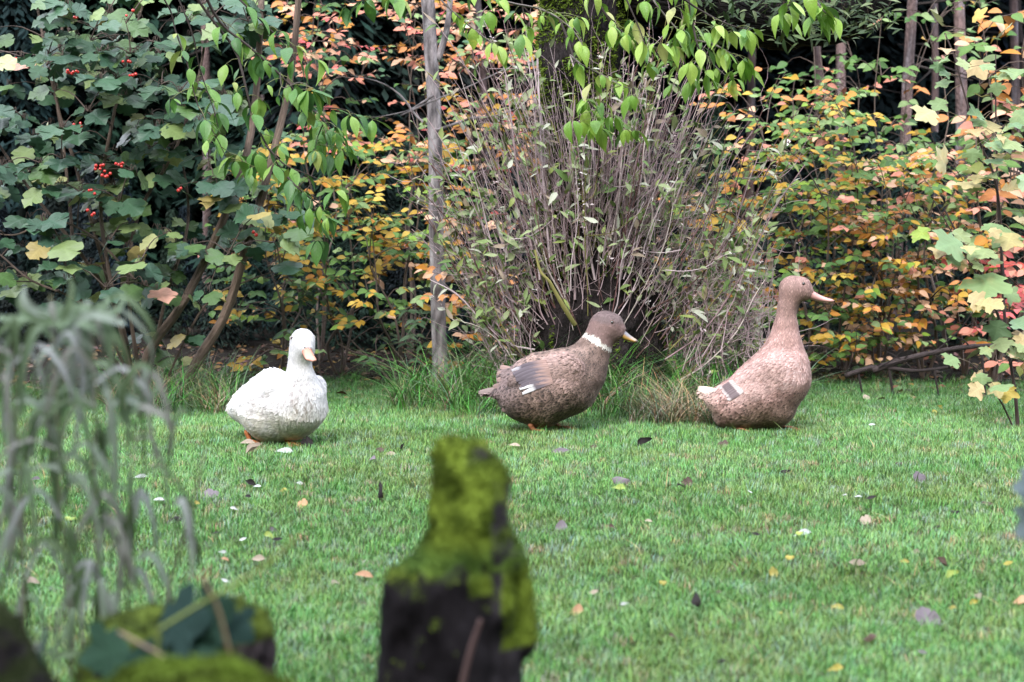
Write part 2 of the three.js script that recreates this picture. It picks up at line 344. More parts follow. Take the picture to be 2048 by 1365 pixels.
const crownGeo = (() => {                 // flat-bottomed pine crown of needle clumps
  const g = new GB(), rnd = rng(77);
  for (let k = 0; k < 520; k++) {
    const a = rnd() * 6.283, r = Math.sqrt(rnd()) * 2.3, y = 0.4 + rnd() * 3.6 * (1 - r / 3.4), s = 0.22 + 0.3 * rnd(), o = V(Math.cos(a) * r, y, Math.sin(a) * r), t = 0.6 + 0.7 * rnd(), c = [0.02 * t, 0.036 * t, 0.022 * t];
    for (let j = 0; j < 5; j++) {
      const b = rnd() * 6.283, e = (rnd() - 0.3) * 1.2, d = V(Math.cos(b), e, Math.sin(b)).multiplyScalar(s), w = V(-Math.sin(b), 0.3 * (rnd() - 0.5), Math.cos(b)).multiplyScalar(s * 0.2);
      g.t(g.v(o.clone().add(w), c), g.v(o.clone().sub(w), c), g.v(o.clone().add(d), c));
    }
  }
  return g.build();
})();
{
  R = rng(505);
  const bark = new THREE.MeshStandardMaterial({ vertexColors: true, roughness: 0.9, map: barkMap, bumpMap: barkBump, bumpScale: 0.02 });
  const crownMat = stdMat(null, { vertexColors: true, side: THREE.DoubleSide, roughness: 0.8 });
  const trunkGeo = [0, 1, 2].map((v) => {
    const g = new GB(), rnd = rng(60 + v), bend = [rnd() - 0.5, rnd() - 0.5, rnd() - 0.5];
    tube(g, [V(0, -0.2, 0), V(bend[0] * 0.15, 1.6, 0), V(bend[1] * 0.25, 3.5, bend[2] * 0.2), V(bend[2] * 0.2, 6.5, 0)], (t) => lerp(1, 0.7, t) * (1 + 0.6 * Math.exp(-t * 22)) * 0.042, {
      sides: 12, seg: 34, rough: 0.12, rs: 9,
      col: (t, a, p) => { const n = clamp(0.5 + 0.9 * fbm(p.x * 8 + v * 9, p.y * 3.5, p.z * 8), 0, 1), k = clamp(0.2 + n, 0, 1); const w = clamp((fbm(p.x * 10 + 5, p.y * 6, p.z * 10) - 0.1) * 2, 0, 1); return mix3([lerp(0.04, 0.3, k), lerp(0.03, 0.2, k), lerp(0.032, 0.19, k)], [0.4, 0.36, 0.4], w); },
    });
    for (let b = 0; b < 7; b++) { const a = rnd() * 6.283, y = 1.2 + rnd() * 3.5, l = 0.3 + rnd() * 0.5; tube(g, [V(Math.cos(a) * 0.06, y, Math.sin(a) * 0.06), V(Math.cos(a) * l, y + 0.12 - rnd() * 0.3, Math.sin(a) * l)], (t) => 0.012 * (1 - 0.7 * t), { sides: 4, seg: 3, col: () => [0.07, 0.055, 0.05] }); }
    return g.build();
  });
  // trunks seen between the shrubs: [photograph x, depth, scale of girth]
  const right = [[1678, 14.5, 1.0], [1800, 13.8, 1.05], [1858, 16, 0.8], [1918, 14.2, 1.15], [1632, 17, 1.0], [2030, 16.5, 1.0], [1500, 17.5, 1]];
  const left = [[588, 13.6, 0.85], [536, 14.4, 0.9], [650, 15.2, 0.9], [706, 16, 0.8], [412, 13.8, 0.8], [790, 17, 0.9], [960, 15.4, 0.9], [250, 16, 1], [90, 15, 1]];
  const ord = ['', 'second ', 'third ', 'fourth ', 'fifth ', 'sixth ', 'seventh ', 'eighth ', 'ninth ', 'tenth '];
  const make = (list, what, from, group) => [...list].sort((a, b) => (a[0] - b[0]) * (from === 'left' ? 1 : -1)).forEach(([px, d, s], i) => {
    const label = i === undefined ? '' : i ? `${ord[i]}pine trunk from the ${from} edge, ${what}` : `pine trunk nearest the ${from} edge, ${what}`;
    const p = at(px, 600, d); p.y = groundY(p.x, p.z);
    const t = thing('pine_tree', label, 'tree', p, group); t.rotation.y = R() * 6.28;
    const tr = part('trunk', trunkGeo[i % 3], bark, t); tr.scale.set(s, 1, s);
    const c = part('crown', crownGeo, crownMat, t); c.position.y = 5.2; c.scale.setScalar(rr(0.9, 1.15)); 
  });
  make(right, 'pinkish bark, behind the autumn hedge', 'right', 'pine trunks behind the right-hand hedge');
  make(left, 'pale bark, behind the green and golden shrubs', 'left', 'pine trunks behind the golden shrub');
  // dark trunks deeper in
  const deep = []; for (let i = 0; i < 9; i++) { const d = rr(18, 26); deep.push([rr(-100, 2150), d, rr(1.1, 1.7)]); }
  const darkBark = new THREE.MeshStandardMaterial({ roughness: 0.95, map: barkMap, bumpMap: barkBump, bumpScale: 0.02 }); darkBark.color.setRGB(0.05, 0.036, 0.034);
  deep.sort((a, b) => a[0] - b[0]).forEach(([px, d, s], i) => {
    const p = at(px, 600, d); p.y = groundY(p.x, p.z);
    const t = thing('pine_tree', `thick dark brown trunk deep in the wood, ${i ? ord[i] : 'first '}from the left`, 'tree', p, 'dark trunks deep in the wood');
    const g = trunkGeo[i % 3], tr = part('trunk', (trunkGeo.dark ??= [])[i % 3] ??= (() => { const c = g.clone(); c.deleteAttribute('color'); return c; })(), darkBark, t); tr.scale.set(s, 1.2, s);
    const c = part('crown', crownGeo, crownMat, t); c.position.y = 6; c.scale.setScalar(1.4);
  });
}
// ---------------------------------------------------------------- ducks
// joints: photograph pixels u, v, depth offset w (towards the camera), radius r, sideways ratio k; bones join consecutive joints
const smin = (a, b, k) => { const h = Math.max(k - Math.abs(a - b), 0) / k; return Math.min(a, b) - h * h * k * 0.25; };
function bodyField(J, bones, lat, k = 16) {
  const B = bones.map(([a, b, bk]) => { const A = J[a], C = J[b]; return { A, bk: bk ?? k, d: [C[0] - A[0], C[1] - A[1], C[2] - A[2]], r0: A[3], r1: C[3], k0: A[4] ?? 1, k1: C[4] ?? 1, L2: (C[0] - A[0]) ** 2 + (C[1] - A[1]) ** 2 + (C[2] - A[2]) ** 2 }; });
  const f = (u, v, w) => {
    let m = 1e9, best = 1e9, bi = 0;
    for (let i = 0; i < B.length; i++) {
      const q = B[i], x = u - q.A[0], y = v - q.A[1], z = w - q.A[2], t = clamp((x * q.d[0] + y * q.d[1] + z * q.d[2]) / q.L2, 0, 1);
      const ox = x - q.d[0] * t, oy = y - q.d[1] * t, oz = z - q.d[2] * t, l = ox * lat[0] + oz * lat[2], kk = q.k0 + (q.k1 - q.k0) * t;
      const l2 = l / kk - l, px = ox + lat[0] * l2, pz = oz + lat[2] * l2;
      const d = Math.sqrt(px * px + oy * oy + pz * pz) - (q.r0 + (q.r1 - q.r0) * t);
      if (d < best) { best = d; bi = i; }
      m = m > 1e8 ? d : smin(m, d, q.bk);
    }
    f.bone = bi; return m;
  };
  f.B = B; return f;
}
function marched(f, lo, hi, res, toLocal) {      // mesh the field f(u, v, w) < 0 inside the box
  const S = Math.max(hi[0] - lo[0], hi[1] - lo[1], hi[2] - lo[2]), mc = new MarchingCubes(res, new THREE.MeshBasicMaterial(), false, false, 160000), half = res / 2, C = [0, 1, 2].map((i) => (lo[i] + hi[i]) / 2);
  const co = (i) => (i - half) / half * S / 2 * 1.06;
  for (let z = 0; z < res; z++) for (let y = 0; y < res; y++) for (let x = 0; x < res; x++) mc.field[z * res * res + y * res + x] = -f(C[0] + co(x), C[1] - co(y), C[2] + co(z));
  mc.isolation = 0; mc.update();
  const n = mc.count, P = mc.positionArray, g = new THREE.BufferGeometry(), a = new Float32Array(n * 3);
  const e = 0.6, uvw = [];
  for (let i = 0; i < n; i++) { const u = C[0] + P[i * 3] * S / 2 * 1.06, v = C[1] - P[i * 3 + 1] * S / 2 * 1.06, w = C[2] + P[i * 3 + 2] * S / 2 * 1.06; a.set([u, v, w], i * 3); }
  g.setAttribute('position', new THREE.BufferAttribute(a, 3));
  const q = mergeVertices(g, 0.05), Q = q.attributes.position;
  for (let i = 0; i < Q.count; i++) { uvw.push([Q.getX(i), Q.getY(i), Q.getZ(i)]); const l = toLocal(uvw[i]); Q.setXYZ(i, l.x, l.y, l.z); }
  q.computeVertexNormals();
  const N = q.attributes.normal, I = q.index.array;                       // outward?
  let s = 0; for (let i = 0; i < Q.count; i += 50) { const [u, v, w] = uvw[i]; const gx = f(u + e, v, w) - f(u - e, v, w), gy = f(u, v + e, w) - f(u, v - e, w), gz = f(u, v, w + e) - f(u, v, w - e); s += gx * N.getX(i) - gy * N.getY(i) + gz * N.getZ(i); }
  if (s < 0) { for (let i = 0; i < I.length; i += 3) { const t = I[i]; I[i] = I[i + 1]; I[i + 1] = t; } q.computeVertexNormals(); }
  return { geo: q, uvw };
}
const featherMat = new THREE.MeshPhysicalMaterial({ vertexColors: true, roughness: 0.75, side: THREE.DoubleSide, sheen: 0.25, sheenRoughness: 0.6, sheenColor: new THREE.Color(1, 0.97, 0.95) });
const billMat = new THREE.MeshPhysicalMaterial({ vertexColors: true, roughness: 0.42, clearcoat: 0.15, clearcoatRoughness: 0.5 });
const legMat = stdMat([0.55, 0.16, 0.05], { roughness: 0.55, bumpMap: barkBump, bumpScale: 0.002 });
const eyeMat = new THREE.MeshPhysicalMaterial({ roughness: 0.12, clearcoat: 1, clearcoatRoughness: 0.05 }); eyeMat.color.setRGB(0.012, 0.008, 0.007);
const darkMat = stdMat([0.05, 0.03, 0.03]);

function duck(o) {
  R = rng(o.seed);
  const s = o.depth / F, foot = o.foot, p0 = ground(o.cx, o.footY), t = thing('duck', o.label, 'duck', p0);
  t.rotation.y = o.yaw ?? 0;
  const loc = ([u, v, w]) => V((u - o.cx) * s, (foot - v) * s, w * s);
  const f = bodyField(o.joints, o.bones, o.lat, o.k ?? 16);
  const lo = [1e9, 1e9, 1e9], hi = [-1e9, -1e9, -1e9];
  for (const j of o.joints) for (let i = 0; i < 3; i++) { const r = j[3] * (i === 1 ? 1 : 1.25) + 10; lo[i] = Math.min(lo[i], j[i] - r); hi[i] = Math.max(hi[i], j[i] + r); }
  const { geo, uvw } = marched(f, lo, hi, 130, loc), P = geo.attributes.position, N = geo.attributes.normal;
  const grad = (u, v, w) => { const e = 0.8, g = V(f(u + e, v, w) - f(u - e, v, w), -(f(u, v + e, w) - f(u, v - e, w)), f(u, v, w + e) - f(u, v, w - e)); return g.normalize(); };
  const col = new Float32Array(P.count * 3), side = (w, u) => w;
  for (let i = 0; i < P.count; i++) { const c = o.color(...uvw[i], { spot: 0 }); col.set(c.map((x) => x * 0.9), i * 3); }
  geo.setAttribute('color', new THREE.BufferAttribute(col, 3));
  const body = part('body', geo, featherMat, t);
  // plumage: overlapping feathers that lie towards the tail
  const tri = geo.index.array, area = [], A = V(), B = V(), C = V(); let sum = 0;
  for (let i = 0; i < tri.length; i += 3) { A.fromBufferAttribute(P, tri[i]); B.fromBufferAttribute(P, tri[i + 1]); C.fromBufferAttribute(P, tri[i + 2]); sum += B.clone().sub(A).cross(C.clone().sub(A)).length() / 2; area.push(sum); }
  const gb = new GB();
  for (let n = 0; n < o.feathers; n++) {
    const x = (n + R()) / o.feathers * sum; let lo2 = 0, hi2 = area.length - 1; while (lo2 < hi2) { const m = (lo2 + hi2) >> 1; if (area[m] < x) lo2 = m + 1; else hi2 = m; }
    let a = R(), b = R(); if (a + b > 1) { a = 1 - a; b = 1 - b; }
    const ids = [tri[lo2 * 3], tri[lo2 * 3 + 1], tri[lo2 * 3 + 2]], q = [0, 1, 2].map((k) => uvw[ids[0]][k] * (1 - a - b) + uvw[ids[1]][k] * a + uvw[ids[2]][k] * b);
    f(...q); const bone = f.B[f.bone], nrm = grad(...q);
    const fl = o.flow ? o.flow(q, bone) : [-bone.d[0], -bone.d[1], -bone.d[2]];
    let dir = V(fl[0], -fl[1], fl[2]).normalize(); dir.addScaledVector(nrm, -dir.dot(nrm)).normalize();
    dir.add(rdir().multiplyScalar(o.ruffle ?? 0.28)).addScaledVector(nrm, 0); dir.addScaledVector(nrm, -dir.dot(nrm)).normalize();
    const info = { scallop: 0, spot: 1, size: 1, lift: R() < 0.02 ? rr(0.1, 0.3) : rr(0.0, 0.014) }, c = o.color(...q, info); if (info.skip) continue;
    const L = o.featherLen(...q) * info.size * rr(0.75, 1.2), W = L * (info.narrow ?? 0.2);
    const up = nrm.clone().addScaledVector(dir, -info.lift).normalize(), x3 = dir.clone().cross(up).normalize();
    const P0 = loc(q).addScaledVector(nrm, 0.0008), D = dir.clone().addScaledVector(nrm, info.lift).normalize();
    const off = rr(0, 0.0009) + (info.off ?? 0), pt = (a2, b2, h) => P0.clone().addScaledVector(nrm, off).addScaledVector(D, a2 * L).addScaledVector(x3, b2 * W).addScaledVector(nrm, h * L);
    const tone = rr(0.8, 1.18) * (1 + 0.22 * N3(q[0] * 0.07, q[1] * 0.07, q[2] * 0.07)), edge = (info.edge ?? c).map((v) => v * tone), mid = (info.center ?? c).map((v) => v * tone * 0.95);
    const nn = nrm.clone().add(rdir().multiplyScalar(0.05)).normalize();
    const m0 = gb.v(pt(0.45, 0, 0.015), mid, 0, 0, nn), rim = [[0, 0, -0.02], [0.35, 0.9, 0], [0.78, 0.8, 0.0], [1, 0, 0], [0.78, -0.8, 0], [0.35, -0.9, 0]].map(([a2, b2, h], i) => gb.v(pt(a2, b2, h), i === 0 ? mid : edge, 0, 0, nn.clone().addScaledVector(x3, b2 * 0.2).normalize()));
    if (info.scallop) {                                            // dark middle, pale border
      const inn = [[0, 0, 0], [0.35, 0.62, 0.01], [0.7, 0.56, 0.012], [0.84, 0, 0.012], [0.7, -0.56, 0.012], [0.35, -0.62, 0.01]].map(([a2, b2, h]) => gb.v(pt(a2, b2, h), mid, 0, 0, nn.clone().addScaledVector(x3, b2 * 0.3).normalize()));
      for (let i = 0; i < 6; i++) { const k2 = (i + 1) % 6; gb.t(m0, inn[i], inn[k2]); gb.q(inn[i], rim[i], rim[k2], inn[k2]); }
    } else for (let i = 0; i < 6; i++) gb.t(m0, rim[i], rim[(i + 1) % 6]);
  }
  part('plumage', gb.build(), featherMat, t, 'stuff');
  const skin = (u, v, sg) => { let k = 110; while (k > 0 && f(u + o.lat[0] * sg * k, v, o.lat[2] * sg * k + (o.wMid ?? 0)) > 0) k -= 0.5; return [u + o.lat[0] * sg * k, v, o.lat[2] * sg * k + (o.wMid ?? 0)]; };
  const quill = (name, at3, nn, wd, color, rows = 8) => {           // one long feather; at3(q) is its midline
    const g2 = new GB(); let pr;
    for (let i = 0; i <= rows; i++) {
      const q = i / rows, m = at3(q), D = at3(Math.min(1, q + 0.05)).sub(at3(Math.max(0, q - 0.05))).normalize(), xx = D.clone().cross(nn).normalize(), hw = wd * s * Math.pow(Math.sin(Math.PI * (0.12 + 0.8 * q)), 0.5), c = color(q);
      const cur = [g2.v(m.clone().addScaledVector(xx, hw), c), g2.v(m.clone().addScaledVector(nn, 0.0016), (color(q, 1) ?? c.map((x) => x * 0.8))), g2.v(m.clone().addScaledVector(xx, -hw), c)];
      if (pr) { g2.q(pr[0], pr[1], cur[1], cur[0]); g2.q(pr[1], pr[2], cur[2], cur[1]); } pr = cur;
    }
    part(name, g2.build(), featherMat, t);
  };
  for (const [a, b, wd, c1, c2, n] of o.quills ?? []) { const A3 = loc(a), B3 = loc(b); quill('tail_feather', (q) => A3.clone().lerp(B3, q).add(V(0, 0.004 * Math.sin(q * 3), 0)), V(...(n ?? [0, 0.5, 1])).normalize(), wd, (q, mid) => (mid ? undefined : q > 0.15 && q < 0.9 ? c1 : c2)); }
  // wing feathers laid on the flanks: rows from a to b, spread between a0..a1 and b0..b1
  for (const w of o.wing ?? []) for (const sg of w.sides ?? [1, -1]) for (let i = 0; i < w.n; i++) {
    const k = i / Math.max(1, w.n - 1), A2 = [lerp(w.a0[0], w.a1[0], k), lerp(w.a0[1], w.a1[1], k)], B2 = [lerp(w.b0[0], w.b1[0], k) + rr(-1, 1) * (w.jit ?? 1.5), lerp(w.b0[1], w.b1[1], k) + rr(-1, 1) * (w.jit ?? 1.5)], tn = rr(0.88, 1.14);
    const nn = V(o.lat[0] * sg, 0.35, o.lat[2] * sg).normalize(), at3 = (q) => { const x = lerp(A2[0], B2[0], q), y = lerp(A2[1], B2[1], q) - (w.bow ?? 2) * Math.sin(q * Math.PI); const p = skin(x, y, sg); return loc(p).addScaledVector(nn, (3.4 + 2 * q + (w.up ?? 0) - 0.12 * i) * s); };
    quill('wing_feather', at3, nn, w.w, (q, mid) => (mid ? w.mid?.(q, k).map((c) => c * tn) : w.color(q, k).map((c) => c * tn)), 9);
  }
  // bill
  const bl = o.bill, a0 = loc(bl.base), a1 = loc(bl.tip), ax = a1.clone().sub(a0), L = ax.length(); ax.normalize();
  const lt = V(...(bl.lat ?? o.lat)).normalize(), upv = lt.clone().cross(ax).normalize(); if (upv.y < 0) upv.negate();
  const gbB = new GB(), rings = [], NS = 14, NA = 12;
  for (let i = 0; i <= NS; i++) {
    const q = i / NS, hw = L * bl.width * lerp(0.92, 1.0, q) * (1 - 0.12 * Math.sin(Math.PI * q)) * (q > 0.8 ? Math.sqrt(Math.max(0, 1 - ((q - 0.8) / 0.2) ** 2)) * 0.97 + 0.03 : 1), hh = L * lerp(bl.high, 0.06, Math.pow(q, bl.drop ?? 1.15)) * (q > 0.93 ? 0.6 : 1), lift = -L * 0.05 * Math.sin(Math.PI * q) + L * 0.06 * q * q;
    const ring = [];
    for (let j = 0; j < NA; j++) {
      const an = j / NA * Math.PI * 2, cx = Math.cos(an), sy = Math.sin(an), yy = sy > 0 ? sy : sy * 0.75;
      const gap = Math.abs(sy) < 0.2 ? 0.96 : 1, p = a0.clone().addScaledVector(ax, q * L - L * 0.06).addScaledVector(lt, hw * cx * gap).addScaledVector(upv, lift + hh * yy);
      ring.push(gbB.v(p, bl.color(q, sy).map((x) => x * (Math.abs(sy) < 0.2 && q < 0.9 ? 0.7 : 1))));
    }
    rings.push(ring);
  }
  for (let i = 0; i < NS; i++) for (let j = 0; j < NA; j++) { const k = (j + 1) % NA; gbB.q(rings[i][j], rings[i][k], rings[i + 1][k], rings[i + 1][j]); }
  const bill = part('bill', gbB.build(), billMat, t);
  for (const sgn of [-1, 1]) { const n = part('nostril', new THREE.SphereGeometry(1, 8, 6), darkMat, bill); n.position.copy(a0).addScaledVector(ax, L * 0.3).addScaledVector(lt, sgn * L * bl.width * 0.5).addScaledVector(upv, L * lerp(bl.high, 0.06, 0.26) * 0.86); n.scale.set(0.0032, 0.0016, 0.002); }
  // eyes
  const hl = o.headLat ?? o.lat;
  for (const sgn of [-1, 1]) {
    let k = 60; while (k > 0 && f(o.eye[0] + hl[0] * sgn * k, o.eye[1], o.eye[2] + hl[2] * sgn * k) > -0.6) k -= 0.4;
    const c = loc([o.eye[0] + hl[0] * sgn * k, o.eye[1], o.eye[2] + hl[2] * sgn * k]);
    const e = part('eye', new THREE.SphereGeometry(3.6 * s, 14, 10), eyeMat, t); e.position.copy(c);
    const lid = part('eyelid', new THREE.TorusGeometry(3.6 * s, 1.0 * s, 6, 16), o.lidMat, t); lid.position.copy(c).addScaledVector(V(hl[0], 0, hl[2]), sgn * 0.8 * s); lid.lookAt(lid.position.clone().add(V(hl[0] * sgn, 0.15, hl[2] * sgn)));
  }
  // legs with webbed feet
  for (const [u, v, w, fu, fw] of o.legs) {
    const g3 = new GB(), top = loc([u, v, w]), gr = loc([fu, foot, fw]); gr.y = groundY(p0.x + gr.x, p0.z + gr.z) - p0.y + 0.012;
    const knee = top.clone().lerp(gr, 0.5).add(V(-0.012, 0, 0));
    tube(g3, [top, knee, gr], (q) => lerp(0.0125, 0.0085, q) + 0.003 * Math.exp(-(((q - 0.5) / 0.12) ** 2)), { sides: 9, seg: 10 });
    const fd = V(...(o.front ?? [1, 0, 0])).normalize(), fs = V(-fd.z, 0, fd.x), toe = [-0.6, 0, 0.6].map((a) => gr.clone().addScaledVector(fd, 0.07 * Math.cos(a)).addScaledVector(fs, 0.07 * Math.sin(a)).add(V(0, -0.008, 0)));
    for (const q of toe) tube(g3, [gr.clone().add(V(0, 0.002, 0)), gr.clone().lerp(q, 0.6).add(V(0, 0.004, 0)), q], (z) => lerp(0.0055, 0.003, z), { sides: 6, seg: 5 });
    for (let i = 0; i < 2; i++) { const m = toe[i].clone().lerp(toe[i + 1], 0.5).lerp(gr, 0.16), a = g3.v(gr), b = g3.v(toe[i]), c = g3.v(m), d = g3.v(toe[i + 1]); g3.t(a, b, c); g3.t(a, c, d); }
    part('leg', g3.build(), legMatFor(o.legColor), t);
  }
  return t;
}
const legMats = {};
function legMatFor(c = [0.55, 0.16, 0.05]) { return legMats[c] ??= stdMat(c, { roughness: 0.55, side: THREE.DoubleSide, bumpMap: barkBump, bumpScale: 0.002 }); }

const tint = (c, k) => c.map((x) => x * k);
const ell = (u, v, cu, cv, ru, rv, rot = 0) => { const c = Math.cos(rot), s = Math.sin(rot), x = (u - cu) * c + (v - cv) * s, y = -(u - cu) * s + (v - cv) * c; return (x / ru) ** 2 + (y / rv) ** 2; };
const soft = (e, a = 0.8, b = 1.2) => 1 - smoothstep(e, a, b);

// buff duck, standing tall at the right
duck({
  seed: 31, label: 'tall buff duck with a pink bill standing upright beside the right-hand hedge', cx: 1520, foot: 862, footY: 862, depth: 7.5, yaw: -0.1, lat: [0, 0, 1], k: 18, feathers: 12500,
  joints: [[1405, 787, 0, 7, 1.9], [1440, 803, 0, 23, 1.5], [1474, 808, 0, 42, 1.2], [1520, 786, 0, 62, 1.0], [1556, 754, 0, 59, 0.98], [1565, 717, 0, 43, 1.0], [1567, 684, 0, 28, 1.0], [1569, 650, 0, 19.5, 1], [1571, 615, 0, 15, 1], [1583, 579, 0, 24, 0.82], [1600, 577, 0, 17, 0.9], [1500, 820, 0, 34, 1.2], [1552, 814, 0, 34, 1.1], [1450, 836, 0, 18, 1.4], [1612, 586, 0, 8, 1], [1546, 740, 49, 29, 0.55], [1460, 785, 36, 13, 0.6], [1546, 740, -49, 29, 0.55], [1460, 785, -36, 13, 0.6]],
  bones: [[0, 1], [1, 2], [2, 3], [3, 4], [4, 5], [5, 6], [6, 7], [7, 8], [8, 9], [9, 10], [11, 12], [2, 11], [4, 12], [13, 2], [10, 14], [15, 16, 5], [17, 18, 5]],
  flow: ([u, v], b) => (v < 690 || u > 1590 ? [-0.15, 1, 0] : [-1, 0.55, 0]),
  featherLen: (u, v) => (v < 625 ? 0.01 : v < 700 ? 0.012 : u < 1500 ? 0.02 : 0.014),
  color: (u, v, w, o) => {
    const n = N3(u * 0.05, v * 0.05, w * 0.05), n2 = N3(u * 0.2, v * 0.2, w * 0.2);
    let c = mix3([0.46, 0.285, 0.262], [0.33, 0.195, 0.172], 0.5 + 1.5 * n);
    c = mix3(c, [0.6, 0.44, 0.42], soft(ell(u, v, 1565, 735, 50, 42), 0.3, 1.3) * (0.3 + 0.7 * n2 + (o.spot ? rr(-0.3, 0.3) : 0)));         // paler breast
    c = mix3(c, [0.3, 0.185, 0.165], 1 - smoothstep(v, 612, 660));                                              // neck and head
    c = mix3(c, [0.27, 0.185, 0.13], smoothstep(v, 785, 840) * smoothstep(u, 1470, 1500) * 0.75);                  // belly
    if (o.spot && R() < 0.4 && v > 770 && u > 1490) o.center = c.map((x) => x * 0.45);
    else if (o.spot && R() < 0.35) o.edge = c.map((x) => x * 1.3 + 0.03); else if (o.spot) o.center = tint(c, rr(0.5, 0.95));
    c = mix3(c, [0.62, 0.46, 0.4], 1 - smoothstep(u, 1405, 1450));
    if (o.spot && ell(u, v, 1518, 754, 60, 32, -0.62) < 1 && Math.abs(w) > 12) {
      const tk = rr(0.75, 1.3), te = rr(0.85, 1.12); if (R() < 0.35) o.skip = true; else { o.size = 1.3; o.narrow = 0.25; o.off = 0.0008; o.lift = rr(0.0, 0.02); o.center = [0.25, 0.155, 0.138].map((x) => x * tk); o.edge = [0.46, 0.305, 0.28].map((x) => x * te); }
    } else if (o.spot && v > 775 && v < 835 && R() < 0.14) { o.center = [0.06, 0.038, 0.032]; o.narrow = 0.42; o.off = 0.0009; o.size = 0.7; o.edge = c.map((x) => x * 0.7); }
    return c;
  },
  quills: [[[1456, 793, 34], [1396, 777, 10], 9, [0.6, 0.45, 0.39], [0.5, 0.36, 0.3], [0, 0.4, 1]], [[1454, 806, 26], [1398, 791, 12], 9, [0.66, 0.5, 0.45], [0.5, 0.36, 0.3], [0, 0.2, 1]], [[1452, 814, 20], [1416, 806, 8], 9, [0.62, 0.46, 0.41], [0.5, 0.36, 0.3], [0, -0.1, 1]]],
  wing: [
    { n: 8, a0: [1466, 759], a1: [1485, 777], b0: [1440, 777], b1: [1455, 797], w: 3.4, bow: 0, jit: 1.5, color: (q) => (q < 0.3 ? [0.56, 0.48, 0.47] : q < 0.82 ? [0.15, 0.11, 0.12] : [0.5, 0.44, 0.44]) },
  ],
  bill: { base: [1611, 585, 0], tip: [1665, 606, 0], width: 0.2, high: 0.19, color: (q, sy) => mix3([0.44, 0.23, 0.21], [0.55, 0.28, 0.25], q).map((x) => x * (sy < -0.1 ? 0.85 : 1)) },
  eye: [1602, 566, 0], lidMat: stdMat([0.24, 0.16, 0.13]), legs: [[1482, 835, 26, 1470, 24], [1560, 840, -20, 1566, -18], ], legColor: [0.4, 0.16, 0.09],
});

